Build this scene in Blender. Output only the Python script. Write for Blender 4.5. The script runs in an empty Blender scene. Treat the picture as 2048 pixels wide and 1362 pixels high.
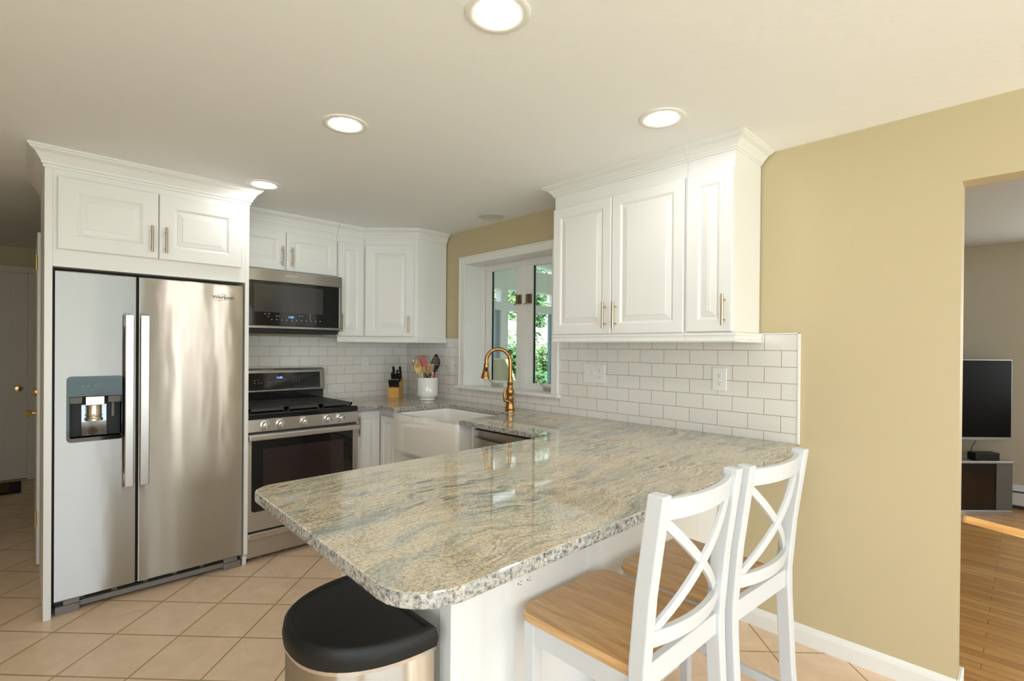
import bpy, bmesh, math, random
from mathutils import Vector, Matrix
random.seed(7)
PI = math.pi
SC = bpy.context.scene
COL = SC.collection

# ------------------------------------------------------------------ camera, sky, sun, exposure
cam = bpy.data.cameras.new('camera')
camo = bpy.data.objects.new('camera', cam); COL.objects.link(camo)
cam.sensor_fit = 'HORIZONTAL'; cam.sensor_width = 36.0
cam.lens = 36.0 * 1005.55 / 2048.0
cam.shift_y = 18.97 / 2048.0
cam.clip_start = 0.02; cam.clip_end = 200
ya, pt, ro = -.7709, -.0043, .0083
_f = Vector((-math.sin(ya) * math.cos(pt), math.cos(ya) * math.cos(pt), math.sin(pt)))
_r = Vector((math.cos(ya), math.sin(ya), 0)); _u = _r.cross(_f)
_r, _u = _r * math.cos(ro) + _u * math.sin(ro), _u * math.cos(ro) - _r * math.sin(ro)
M = Matrix((_r, _u, -_f)).transposed().to_4x4()
M.translation = Vector((-2.58645, -4.06875, 1.35283))
camo.matrix_world = M
SC.camera = camo

world = bpy.data.worlds.new('world'); SC.world = world
world.use_nodes = True
wn = world.node_tree.nodes; wl = world.node_tree.links
wbg = wn['Background']; wbg.inputs['Strength'].default_value = 1.6
tc = wn.new('ShaderNodeTexCoord'); sx = wn.new('ShaderNodeSeparateXYZ'); cr = wn.new('ShaderNodeValToRGB')
wl.new(tc.outputs['Generated'], sx.inputs[0]); wl.new(sx.outputs['Z'], cr.inputs[0])
cr.color_ramp.elements[0].position = 0.0; cr.color_ramp.elements[0].color = (.95, .98, 1.0, 1)
cr.color_ramp.elements[1].position = .8; cr.color_ramp.elements[1].color = (.62, .79, 1.0, 1)
wl.new(cr.outputs[0], wbg.inputs['Color'])

sun = bpy.data.lights.new('sun', 'SUN'); sun.energy = 5.0; sun.angle = .009; sun.color = (1, .985, .95)
suno = bpy.data.objects.new('sun', sun); COL.objects.link(suno)
suno.rotation_euler = Vector((.25, .65, -.72)).to_track_quat('-Z', 'Y').to_euler()

def area_light(name, loc, direction, sx_, sy_, power, color):
    l = bpy.data.lights.new(name, 'AREA'); l.shape = 'RECTANGLE'; l.size = sx_; l.size_y = sy_
    l.energy = power; l.color = color
    o = bpy.data.objects.new(name, l); COL.objects.link(o); o.location = loc
    o.rotation_euler = Vector(direction).to_track_quat('-Z', 'Y').to_euler()
    return o
# added fill lights at unseen openings: daylight from behind and from the left
area_light('daylight_fill_back', (-2.75, -7.36, 1.03), (0, 1, .12), 3.05, 2.0, 38, (.60, .77, 1.0))
area_light('daylight_fill_left', (-4.28, -5.2, 1.45), (1, 0, .35), 2.2, 1.2, 40, (.84, .93, 1.0))  # tilted upward so the added fill also brightens the ceiling
for k, (xs, ws) in enumerate(((-.74, .13), (-.43, .09), (-.085, .10))):   # added warm strips that streak the refrigerator door
    area_light('fridge_streak_light', (xs, -7.36, 1.12), (0, 1, 0), ws, 1.85, 15.0 * PI * ws * 1.85, (1.0, .95, .84))
area_light('living_fill', (3.68, -5.075, 1.42), (-1, .15, -.1), .92, 1.1, 22, (.86, .92, 1.0))  # added fill for the living room, set in an opening out of view

SC.view_settings.view_transform = 'Standard'; SC.view_settings.look = 'None'
SC.view_settings.gamma = 1.0; SC.view_settings.use_curve_mapping = False
SC.view_settings.exposure = 0.50
SC.cycles.use_denoising = True
SC.cycles.max_bounces = 10; SC.cycles.diffuse_bounces = 6; SC.cycles.glossy_bounces = 5; SC.cycles.transmission_bounces = 6
SC.cycles.sample_clamp_indirect = 6.0
LAMP_POWER = 9.5
H = 2.306; ZC = .9156; ZB = .8846

# ------------------------------------------------------------------ materials
def new_mat(name):
    m = bpy.data.materials.new(name); m.use_nodes = True
    n = m.node_tree.nodes; l = m.node_tree.links
    return m, n, l, n['Principled BSDF']

def flat(name, col, rough=.5, metal=0.0, spec=.5, emit=None, estr=0.0, coat=0.0, grain=0.0):
    m, n, l, b = new_mat(name)
    b.inputs['Base Color'].default_value = (*col, 1); b.inputs['Roughness'].default_value = rough
    b.inputs['Metallic'].default_value = metal; b.inputs['Specular IOR Level'].default_value = spec
    b.inputs['Coat Weight'].default_value = coat; b.inputs['Coat Roughness'].default_value = .1
    if emit:
        b.inputs['Emission Color'].default_value = (*emit, 1); b.inputs['Emission Strength'].default_value = estr
    t = n.new('ShaderNodeTexCoord'); nz = n.new('ShaderNodeTexNoise'); nz.inputs['Scale'].default_value = 60
    bp = n.new('ShaderNodeBump'); bp.inputs['Strength'].default_value = grain if grain else .02; bp.inputs['Distance'].default_value = .002
    l.new(t.outputs['Object'], nz.inputs['Vector']); l.new(nz.outputs['Fac'], bp.inputs['Height']); l.new(bp.outputs[0], b.inputs['Normal'])
    return m

def mixcol(n, l, fac, a, b_, mode='MIX'):
    mx = n.new('ShaderNodeMix'); mx.data_type = 'RGBA'; mx.blend_type = mode
    for i, v in ((0, fac), (6, a), (7, b_)):
        if isinstance(v, (tuple, list)): mx.inputs[i].default_value = (*v, 1) if len(v) == 3 else v
        elif isinstance(v, (int, float)): mx.inputs[i].default_value = v
        else: l.new(v, mx.inputs[i])
    return mx.outputs[2]

def ramp(n, l, src, stops):
    r = n.new('ShaderNodeValToRGB'); e = r.color_ramp.elements
    e[0].position, e[0].color = stops[0][0], (*stops[0][1], 1)
    e[1].position, e[1].color = stops[-1][0], (*stops[-1][1], 1)
    for p, c in stops[1:-1]:
        x = e.new(p); x.color = (*c, 1)
    l.new(src, r.inputs[0]); return r.outputs[0]

def mapped(n, l, rot=(0, 0, 0), scale=(1, 1, 1), loc=(0, 0, 0)):
    t = n.new('ShaderNodeTexCoord'); mp = n.new('ShaderNodeMapping')
    mp.inputs['Rotation'].default_value = rot; mp.inputs['Scale'].default_value = scale; mp.inputs['Location'].default_value = loc
    l.new(t.outputs['Object'], mp.inputs[0]); return mp.outputs[0]

def noise(n, l, vec, scale, detail=3, rough=.5, dist=0):
    z = n.new('ShaderNodeTexNoise'); z.inputs['Scale'].default_value = scale; z.inputs['Detail'].default_value = detail
    z.inputs['Roughness'].default_value = rough; z.inputs['Distortion'].default_value = dist
    l.new(vec, z.inputs['Vector']); return z

def bump(n, l, b, h, strength, dist):
    p = n.new('ShaderNodeBump'); p.inputs['Strength'].default_value = strength; p.inputs['Distance'].default_value = dist
    l.new(h, p.inputs['Height']); l.new(p.outputs[0], b.inputs['Normal']); return p

def plaster(name, col, scale=28, strength=.25, rough=.75):
    m, n, l, b = new_mat(name)
    v = mapped(n, l); z = noise(n, l, v, scale, 5, .6, .6)
    b.inputs['Base Color'].default_value = (*col, 1); b.inputs['Roughness'].default_value = rough
    b.inputs['Specular IOR Level'].default_value = .25
    bump(n, l, b, z.outputs['Fac'], strength, .004); return m

def brick_mat(name, vec_axes, origin, bw, rh, mortar, c1, c2, cm, offset, rough, rotz=0.0, var=None, bstr=.35, coat=0.0):
    m, n, l, b = new_mat(name)
    t = n.new('ShaderNodeTexCoord'); s = n.new('ShaderNodeSeparateXYZ'); c = n.new('ShaderNodeCombineXYZ')
    mp = n.new('ShaderNodeMapping'); mp.vector_type = 'POINT'; mp.inputs['Rotation'].default_value = (0, 0, rotz)
    l.new(t.outputs['Object'], mp.inputs[0]); l.new(mp.outputs[0], s.inputs[0])
    for i, (ax, o) in enumerate(zip(vec_axes, origin)):
        a = n.new('ShaderNodeMath'); a.operation = 'SUBTRACT'; a.inputs[1].default_value = o
        l.new(s.outputs[ax], a.inputs[0]); l.new(a.outputs[0], c.inputs[i])
    br = n.new('ShaderNodeTexBrick'); br.offset = offset; br.offset_frequency = 2; br.squash = 1; br.squash_frequency = 2
    br.inputs['Scale'].default_value = 1.0; br.inputs['Brick Width'].default_value = bw; br.inputs['Row Height'].default_value = rh
    br.inputs['Mortar Size'].default_value = mortar; br.inputs['Mortar Smooth'].default_value = .15; br.inputs['Bias'].default_value = 0
    br.inputs['Color1'].default_value = (*c1, 1); br.inputs['Color2'].default_value = (*c2, 1); br.inputs['Mortar'].default_value = (*cm, 1)
    l.new(c.outputs[0], br.inputs['Vector'])
    col = br.outputs['Color']
    if var:
        z = noise(n, l, mp.outputs[0], var[0], 5, .6, 1.0)
        tint = ramp(n, l, z.outputs['Fac'], [(.3, var[1]), (.7, var[2])])
        mixed = mixcol(n, l, .8, col, tint, 'MULTIPLY')
        col = mixcol(n, l, br.outputs['Fac'], mixed, cm)
    l.new(col, b.inputs['Base Color'])
    b.inputs['Roughness'].default_value = rough; b.inputs['Coat Weight'].default_value = coat; b.inputs['Coat Roughness'].default_value = .05
    inv = n.new('ShaderNodeMath'); inv.operation = 'SUBTRACT'; inv.inputs[0].default_value = 1; l.new(br.outputs['Fac'], inv.inputs[1])
    bump(n, l, b, inv.outputs[0], bstr, .002)
    return m

def granite_mat():
    m, n, l, b = new_mat('granite')
    v0 = mapped(n, l, rot=(0, 0, math.radians(-6)))
    warp = noise(n, l, v0, 1.5, 4, .55)
    sub = n.new('ShaderNodeVectorMath'); sub.operation = 'SUBTRACT'; sub.inputs[1].default_value = (.5, .5, .5); l.new(warp.outputs['Color'], sub.inputs[0])
    sc = n.new('ShaderNodeVectorMath'); sc.operation = 'SCALE'; sc.inputs['Scale'].default_value = .36; l.new(sub.outputs[0], sc.inputs[0])
    ad = n.new('ShaderNodeVectorMath'); ad.operation = 'ADD'; l.new(v0, ad.inputs[0]); l.new(sc.outputs[0], ad.inputs[1])
    def streak(scale, size, detail, rough):
        mp = n.new('ShaderNodeMapping'); mp.inputs['Scale'].default_value = scale; l.new(ad.outputs[0], mp.inputs[0])
        return noise(n, l, mp.outputs[0], size, detail, rough).outputs['Fac']
    broad = streak((.8, 5.5, 5.5), 1.5, 5, .6)
    base = ramp(n, l, broad, [(.30, (.38, .395, .37)), (.42, (.50, .49, .43)), (.51, (.66, .595, .475)), (.59, (.67, .575, .435)), (.70, (.50, .485, .42))])
    thin = streak((1.0, 22.0, 22.0), 1.5, 5, .65)
    lines = ramp(n, l, thin, [(.36, (.28, .31, .33)), (.43, (.72, .75, .76)), (.50, (1.10, 1.06, 1.0)), (.555, (.74, .76, .75)), (.59, (.40, .42, .43)), (.64, (1.06, 1.03, .97))])
    where = ramp(n, l, noise(n, l, ad.outputs[0], 2.6, 2, .5).outputs['Fac'], [(.40, (.35, .35, .35)), (.56, (1, 1, 1))])
    c1 = mixcol(n, l, where, base, mixcol(n, l, 1.0, base, lines, 'MULTIPLY'))
    gr = noise(n, l, v0, 130, 3, .75)
    grain = ramp(n, l, gr.outputs['Fac'], [(.30, (.30, .29, .28)), (.42, (.78, .78, .77)), (.55, (1.0, 1.0, 1.0)), (.68, (1.32, 1.27, 1.18))])
    c2 = mixcol(n, l, .95, c1, grain, 'MULTIPLY')
    vo = n.new('ShaderNodeTexVoronoi'); vo.inputs['Scale'].default_value = 120; vo.inputs['Randomness'].default_value = 1; jt = noise(n, l, v0, 40, 2, .6); l.new(mixcol(n, l, .12, v0, jt.outputs['Color'], 'ADD'), vo.inputs['Vector'])
    patch = noise(n, l, ad.outputs[0], 7, 3, .6)
    dots = ramp(n, l, vo.outputs['Distance'], [(.26, (1, 1, 1)), (.38, (0, 0, 0))])
    pm = ramp(n, l, patch.outputs['Fac'], [(.44, (0, 0, 0)), (.60, (.9, .9, .9))])
    fac = mixcol(n, l, 1.0, dots, pm, 'MULTIPLY')
    c3 = mixcol(n, l, fac, c2, (.09, .06, .05))
    # cut edges run across the layers and read greyer and coarser
    geo = n.new('ShaderNodeNewGeometry'); sz = n.new('ShaderNodeSeparateXYZ'); l.new(geo.outputs['True Normal'], sz.inputs[0])
    up = n.new('ShaderNodeMath'); up.operation = 'LESS_THAN'; up.inputs[1].default_value = .5; l.new(sz.outputs['Z'], up.inputs[0])
    es = noise(n, l, v0, 95, 4, .75)
    edge = ramp(n, l, es.outputs['Fac'], [(.36, (.07, .07, .075)), (.45, (.24, .245, .24)), (.54, (.40, .395, .365)), (.66, (.53, .49, .42))])
    c4 = mixcol(n, l, up.outputs[0], c3, edge)
    l.new(c4, b.inputs['Base Color'])
    b.inputs['Roughness'].default_value = .04; b.inputs['Specular IOR Level'].default_value = .85
    return m

def steel_mat(name, col=(.505, .49, .465), rough=.26, aniso=.84, wob=.008, axis='Z'):
    """brushed steel: reflections stay narrow sideways and smear up and down"""
    m = bpy.data.materials.new(name); m.use_nodes = True
    n = m.node_tree.nodes; l = m.node_tree.links; n.clear()
    out = n.new('ShaderNodeOutputMaterial'); b = n.new('ShaderNodeBsdfAnisotropic'); b.distribution = 'GGX'
    l.new(b.outputs[0], out.inputs[0])
    b.inputs['Roughness'].default_value = rough; b.inputs['Anisotropy'].default_value = aniso; b.inputs['Rotation'].default_value = 0.0
    tg = n.new('ShaderNodeTangent'); tg.direction_type = 'RADIAL'; tg.axis = axis; l.new(tg.outputs[0], b.inputs['Tangent'])
    v = mapped(n, l, scale=(4, 4, 420)); z = noise(n, l, v, 1.0, 3, .6)
    l.new(mixcol(n, l, z.outputs['Fac'], tuple(c * .93 for c in col), tuple(min(1, c * 1.07) for c in col)), b.inputs['Color'])
    if wob:
        v2 = mapped(n, l, scale=(3.2, 3.2, .9)); z2 = noise(n, l, v2, 2.0, 2, .5)
        b2 = n.new('ShaderNodeBump'); b2.inputs['Strength'].default_value = wob * 10; b2.inputs['Distance'].default_value = .02
        l.new(z2.outputs['Fac'], b2.inputs['Height']); l.new(b2.outputs[0], b.inputs['Normal'])
    return m

def wood_mat(name, c1, c2, c3, scale=(14, 1.2, 14), rough=.35, coat=.2):
    m, n, l, b = new_mat(name)
    v = mapped(n, l, scale=scale); z = noise(n, l, v, 2.2, 6, .6, .8)
    v2 = mapped(n, l, scale=(scale[0] * 8, scale[1] * 3, scale[2] * 8)); z2 = noise(n, l, v2, 2.0, 4, .6)
    c = ramp(n, l, z.outputs['Fac'], [(.3, c1), (.5, c2), (.68, c3)])
    g = ramp(n, l, z2.outputs['Fac'], [(.3, (.78, .74, .7)), (.6, (1.05, 1.05, 1.05))])
    l.new(mixcol(n, l, .8, c, g, 'MULTIPLY'), b.inputs['Base Color'])
    b.inputs['Roughness'].default_value = rough; b.inputs['Coat Weight'].default_value = coat; b.inputs['Coat Roughness'].default_value = .15
    return m

def plank_floor():
    m, n, l, b = new_mat('oak_planks')
    t = n.new('ShaderNodeTexCoord'); mp = n.new('ShaderNodeMapping'); mp.inputs['Rotation'].default_value = (0, 0, PI / 2)
    l.new(t.outputs['Object'], mp.inputs[0])
    br = n.new('ShaderNodeTexBrick'); br.offset = .37; br.offset_frequency = 3; br.inputs['Scale'].default_value = 1
    br.inputs['Brick Width'].default_value = .85; br.inputs['Row Height'].default_value = .057; br.inputs['Mortar Size'].default_value = .0012
    br.inputs['Color1'].default_value = (.50, .245, .065, 1); br.inputs['Color2'].default_value = (.68, .385, .125, 1); br.inputs['Mortar'].default_value = (.16, .08, .03, 1)
    l.new(mp.outputs[0], br.inputs['Vector'])
    v = mapped(n, l, scale=(40, 2.5, 40)); z = noise(n, l, v, 1.6, 5, .6)
    g = ramp(n, l, z.outputs['Fac'], [(.3, (.72, .66, .6)), (.65, (1.1, 1.1, 1.1))])
    l.new(mixcol(n, l, .8, br.outputs['Color'], g, 'MULTIPLY'), b.inputs['Base Color'])
    b.inputs['Roughness'].default_value = .28; b.inputs['Coat Weight'].default_value = .3; b.inputs['Coat Roughness'].default_value = .12
    return m

def glass_mat():
    m = bpy.data.materials.new('window_glass'); m.use_nodes = True
    n = m.node_tree.nodes; l = m.node_tree.links; n.clear()
    o = n.new('ShaderNodeOutputMaterial'); mx = n.new('ShaderNodeMixShader'); tr = n.new('ShaderNodeBsdfTransparent'); gl = n.new('ShaderNodeBsdfGlossy')
    lw = n.new('ShaderNodeLayerWeight'); lw.inputs['Blend'].default_value = .5
    pw = n.new('ShaderNodeMath'); pw.operation = 'POWER'; pw.inputs[1].default_value = 5; l.new(lw.outputs['Facing'], pw.inputs[0])
    fr = n.new('ShaderNodeMath'); fr.operation = 'MULTIPLY_ADD'; fr.inputs[1].default_value = .9; fr.inputs[2].default_value = .05; l.new(pw.outputs[0], fr.inputs[0]); gl.inputs['Roughness'].default_value = .01
    tr.inputs['Color'].default_value = (.93, .96, .95, 1)
    l.new(fr.outputs[0], mx.inputs[0]); l.new(tr.outputs[0], mx.inputs[1]); l.new(gl.outputs[0], mx.inputs[2]); l.new(mx.outputs[0], o.inputs[0])
    return m

def leaf_mat(name, a, b_, c):
    m, n, l, bs = new_mat(name)
    v = mapped(n, l); z = noise(n, l, v, 6, 3, .6)
    l.new(ramp(n, l, z.outputs['Fac'], [(.35, a), (.5, b_), (.65, c)]), bs.inputs['Base Color'])
    bs.inputs['Roughness'].default_value = .6
    try:
        bs.inputs['Subsurface Weight'].default_value = 0
    except Exception: pass
    return m

WHITE = flat('white_cabinet_paint', (.79, .79, .775), .32, spec=.45)
TRIMW = flat('white_trim_paint', (.79, .785, .76), .38)
STOOLW = flat('white_stool_paint', (.62, .635, .65), .38)
YELLOW = plaster('yellow_wall_paint', (.545, .458, .288), 45, .12, .6)
CEIL = plaster('ceiling_plaster', (.865, .87, .865), 20, .4, .85)
LRWALL = plaster('living_wall_paint', (.52, .485, .39), 45, .1, .6)
LRCEIL = plaster('living_ceiling_paint', (.66, .65, .64), 20, .2, .85)
SUNW = flat('sunroom_white', (.74, .76, .76), .5)
TILE = brick_mat('floor_tile', ('X', 'Y'), (0, 0), .3014, .3014, .0042, (.755, .585, .42), (.775, .605, .45), (.38, .26, .12), 0.0, .34,
                 rotz=0.0, var=(7, (.90, .86, .82), (1.08, 1.06, 1.05)), bstr=.4)
SUBX = brick_mat('subway_tile_right', ('Y', 'Z'), (-3.325 - 20 * .15252, 1.428 - 20 * .07783), .15252, .07783, .0019, (.76, .745, .71), (.74, .725, .69), (.46, .37, .26), .5, .12, bstr=.25, coat=.3)
SUBY = brick_mat('subway_tile_stove', ('X', 'Z'), (-.70 - 20 * .15252, 1.428 - 20 * .07783), .15252, .07783, .0019, (.76, .745, .71), (.74, .725, .69), (.46, .37, .26), .5, .12, bstr=.25, coat=.3)
GRANITE = granite_mat()
STEEL = steel_mat('brushed_steel_door')
STEEL2 = steel_mat('brushed_steel', (.56, .54, .51), .3, .7, .0)
HANDLE_STEEL = flat('satin_steel_bar', (.60, .575, .545), .34, 1.0)
CHROME = flat('polished_chrome', (.75, .75, .75), .08, 1.0)
NICKEL = flat('bronze_nickel_pull', (.52, .41, .29), .32, 1.0)
BRASS = flat('brass', (.75, .52, .18), .2, 1.0)
BRONZE = flat('antique_bronze', (.40, .215, .075), .3, 1.0)
HINGEB = flat('dull_bronze', (.22, .17, .10), .4, .8)
BLACKP = flat('black_plastic', (.009, .009, .009), .5, spec=.35, grain=.15)
BLACKG = flat('black_glass', (.006, .006, .007), .05, spec=.6)
OVENG = flat('dark_oven_glass', (.028, .018, .018), .06, spec=.6)
MWG = flat('microwave_window', (.035, .034, .032), .12, spec=.6)
IRON = flat('cast_iron', (.045, .042, .04), .55, grain=.3)
ENAMEL = flat('black_enamel', (.008, .008, .009), .12)
DGREY = flat('dark_grey_plastic', (.12, .11, .10), .5)
GREYP = flat('grey_plastic', (.20, .185, .17), .5)
FIRECLAY = flat('fireclay', (.82, .80, .765), .1, coat=.5)
PORC = flat('porcelain', (.80, .80, .775), .15, coat=.4)
PLATE = flat('white_plate_plastic', (.78, .775, .75), .35)
SLOT = flat('slot_dark', (.03, .03, .03), .6)
LENS = flat('lamp_lens', (.9, .9, .88), .4, emit=(1.0, .985, .95), estr=LAMP_POWER * 4)
LENSOFF = flat('lamp_lens_unlit', (.66, .64, .58), .5)
DISPLAY = flat('blue_display', (.0, .0, .0), .4, emit=(.15, .42, 1.0), estr=2.5)
PRINT = flat('control_lettering', (.30, .30, .29), .5)
LOGO = flat('logo_grey', (.10, .10, .105), .35, .6)
LOGOG = flat('logo_gold', (.62, .40, .10), .35, .6)
LOGOL = flat('logo_light', (.75, .74, .72), .4)
SEATW = wood_mat('seat_wood', (.50, .275, .105), (.62, .365, .155), (.70, .455, .22), (16, 1.5, 16), .34, .25)
BLOCKW = wood_mat('block_wood', (.60, .30, .07), (.68, .36, .09), (.72, .42, .13), (20, 20, 3), .4, .2)
SPOONW = wood_mat('spoon_wood', (.60, .40, .15), (.68, .47, .2), (.72, .52, .25), (30, 30, 3), .5, 0)
BAMBOO = wood_mat('bamboo', (.42, .25, .08), (.5, .32, .12), (.58, .38, .16), (30, 30, 3), .5, 0)
DARKW = wood_mat('dark_handle_wood', (.05, .018, .012), (.09, .03, .018), (.12, .045, .028), (30, 30, 3), .4, .2)
RED = flat('red_silicone', (.45, .05, .03), .4)
PLANKS = plank_floor()
GLASS = glass_mat()
TVB = flat('tv_screen', (.004, .004, .004), .3, spec=.12)
SILVER = flat('silver_plastic', (.48, .49, .50), .35, .7)
STANDG = flat('grey_stand', (.16, .17, .175), .4, .4)
SMOKE = flat('smoked_glass', (.012, .008, .007), .08, spec=.5)
HEATER = flat('heater_enamel', (.70, .71, .72), .4)
DOORP = flat('door_dimmed_paint', (.62, .53, .40), .45)  # white door toned tan: the hall's dim warm light is in the colour
MATB = flat('mat_border', (.012, .011, .012), .9, grain=.6)
MATC = flat('mat_coir', (.10, .055, .02), .95, grain=.6)
SHADE = flat('lamp_shade_cloth', (.60, .565, .37), .8)
ALU = flat('sunroom_blue_frame', (.20, .30, .36), .4)
LAWN = plaster('lawn', (.25, .36, .12), 4, .6, .9)
DECK = plaster('pale_gravel', (.70, .66, .60), 4, .3, .9)
BARK = plaster('bark', (.14, .10, .07), 12, .8, .9)
LEAF1 = leaf_mat('leaf_light', (.10, .22, .05), (.20, .36, .10), (.34, .48, .18))
LEAF2 = leaf_mat('leaf_mid', (.06, .16, .05), (.12, .27, .09), (.22, .38, .14))
CANVAS = flat('umbrella_canvas', (.80, .76, .70), .8)

# ------------------------------------------------------------------ mesh helpers
class MB:
    def __init__(s): s.bm = bmesh.new()
    def quad(s, *p):
        return s.bm.faces.new([s.bm.verts.new(q) for q in p])
    def box(s, x0, x1, y0, y1, z0, z1, mat=None):
        c = [Vector((x, y, z)) for z in (z0, z1) for y in (y0, y1) for x in (x0, x1)]
        if mat is not None: c = [mat @ q for q in c]
        v = [s.bm.verts.new(q) for q in c]
        for f in ((0, 2, 3, 1), (4, 5, 7, 6), (0, 1, 5, 4), (2, 6, 7, 3), (0, 4, 6, 2), (1, 3, 7, 5)):
            s.bm.faces.new([v[i] for i in f])
        return s
    def prism(s, poly, z0, z1, mat=None):
        n = len(poly)
        a = [Vector((p[0], p[1], z0)) for p in poly]; b = [Vector((p[0], p[1], z1)) for p in poly]
        if mat is not None: a = [mat @ q for q in a]; b = [mat @ q for q in b]
        va = [s.bm.verts.new(q) for q in a]; vb = [s.bm.verts.new(q) for q in b]
        s.bm.faces.new(va[::-1]); s.bm.faces.new(vb)
        for i in range(n):
            j = (i + 1) % n; s.bm.faces.new((va[i], va[j], vb[j], vb[i]))
        return s
    def loft(s, rings, cap=True, close=True):
        vr = [[s.bm.verts.new(p) for p in r] for r in rings]
        n = len(vr[0])
        for a, b in zip(vr, vr[1:]):
            for i in range(n if close else n - 1):
                j = (i + 1) % n; s.bm.faces.new((a[i], a[j], b[j], b[i]))
        if cap: s.bm.faces.new(vr[0][::-1]); s.bm.faces.new(vr[-1])
        return s
    def lathe(s, prof, c=(0, 0, 0), seg=32, mat=None, cap=True):
        rings = []
        for r, z in prof:
            ring = [Vector((r * math.cos(2 * PI * k / seg), r * math.sin(2 * PI * k / seg), z)) for k in range(seg)]
            ring = [(mat @ p if mat is not None else p) + Vector(c) for p in ring]; rings.append(ring)
        return s.loft(rings, cap)
    def tube(s, pts, r, seg=12, cap=True):
        pts = [Vector(p) for p in pts]; rad = r if isinstance(r, (list, tuple)) else [r] * len(pts)
        t0 = (pts[1] - pts[0]).normalized(); n = t0.orthogonal().normalized(); rings = []
        for i, p in enumerate(pts):
            t = (pts[min(i + 1, len(pts) - 1)] - pts[max(i - 1, 0)]).normalized()
            n = (n - t * n.dot(t)).normalized(); b = t.cross(n)
            rings.append([p + (n * math.cos(2 * PI * k / seg) + b * math.sin(2 * PI * k / seg)) * rad[i] for k in range(seg)])
        return s.loft(rings, cap)
    def sphere(s, c, r, sc=(1, 1, 1), u=20, v=12):
        prof = [(max(1e-5, r * math.sin(PI * k / v)), -r * math.cos(PI * k / v)) for k in range(v + 1)]
        return s.lathe(prof, c, u, Matrix.Diagonal((*sc, 1)))
    def build(s, name, mat, parent=None, bevel=0.0, smooth=False, seg=2, angle=40):
        bmesh.ops.recalc_face_normals(s.bm, faces=s.bm.faces)
        me = bpy.data.meshes.new(name); s.bm.to_mesh(me); s.bm.free()
        o = bpy.data.objects.new(name, me); COL.objects.link(o); me.materials.append(mat)
        if smooth:
            for p in me.polygons: p.use_smooth = True
            try: me.set_sharp_from_angle(angle=math.radians(45))
            except Exception: pass
        if bevel:
            md = o.modifiers.new('bevel', 'BEVEL'); md.width = bevel; md.segments = seg; md.limit_method = 'ANGLE'; md.angle_limit = math.radians(angle)
        attach(o, parent); return o

def attach(o, parent):
    if parent is not None:
        o.parent = parent
        if parent.type == 'EMPTY': o.matrix_parent_inverse = Matrix.Translation(-parent.location)
def tag(o, label, cat, group=None, kind=None):
    o['label'] = label
    if cat: o['category'] = cat
    if group: o['group'] = group
    if kind: o['kind'] = kind
    return o
def thing(name, label, cat, loc=(0, 0, 0), group=None):
    o = bpy.data.objects.new(name, None); COL.objects.link(o); o.location = loc; o.empty_display_size = .05
    return tag(o, label, cat, group)
def struct(name, mb, mat, label, cat, **k):
    o = mb.build(name, mat, None, **k); return tag(o, label, cat, kind='structure')
def copy_tree(o, parent=None):
    c = o.copy(); COL.objects.link(c)
    if parent is not None: c.parent = parent
    for ch in list(o.children): copy_tree(ch, c)
    return c
def rrect(x0, x1, y0, y1, r, n=5):
    out = []
    for cx, cy, a in ((x1 - r, y1 - r, 0), (x0 + r, y1 - r, 90), (x0 + r, y0 + r, 180), (x1 - r, y0 + r, 270)):
        for k in range(n + 1):
            t = math.radians(a + 90 * k / n); out.append((cx + r * math.cos(t), cy + r * math.sin(t)))
    return out
def round_poly(pts, radii, n=6):
    out = []; N = len(pts)
    for i, (p, r) in enumerate(zip(pts, radii)):
        p = Vector(p)
        if not r: out.append(tuple(p)); continue
        a = (Vector(pts[i - 1]) - p).normalized(); b = (Vector(pts[(i + 1) % N]) - p).normalized()
        ang = a.angle(b); d = r / math.tan(ang / 2); c = p + (a + b).normalized() * (r / math.sin(ang / 2))
        s, e = p + a * d - c, p + b * d - c
        for k in range(n + 1):
            t = k / n; q = s.lerp(e, t)
            w = ang_lerp = (s.normalized() * math.sin((1 - t) * (PI - ang)) + e.normalized() * math.sin(t * (PI - ang))) / math.sin(PI - ang)
            out.append(tuple(c + w * r))
    return out
def frame_mat(P0, U, N, V=(0, 0, 1)):
    """local (u, v, n) -> world"""
    m = Matrix((Vector(U), Vector(V), Vector(N))).transposed().to_4x4(); m.translation = Vector(P0); return m
def text(name, body, size, mat, parent, P0, U, N, align='CENTER', ext=.0004, bold=0.0):
    cu = bpy.data.curves.new(name, 'FONT'); cu.body = body; cu.size = size; cu.align_x = align; cu.extrude = ext; cu.offset = bold
    cu.materials.append(mat)
    o = bpy.data.objects.new(name, cu); COL.objects.link(o)
    W = frame_mat(P0, U, N)
    bpy.context.view_layer.update()
    me = bpy.data.meshes.new_from_object(o.evaluated_get(bpy.context.evaluated_depsgraph_get()))
    bpy.data.objects.remove(o); bpy.data.curves.remove(cu)
    me.name = name; me.transform(W)
    if not me.materials: me.materials.append(mat)
    o = bpy.data.objects.new(name, me); COL.objects.link(o)
    if parent is not None:
        o.parent = parent
        o.matrix_parent_inverse = Matrix.Translation(-parent.location) if parent.type == 'EMPTY' else Matrix.Identity(4)
    return o

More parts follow.
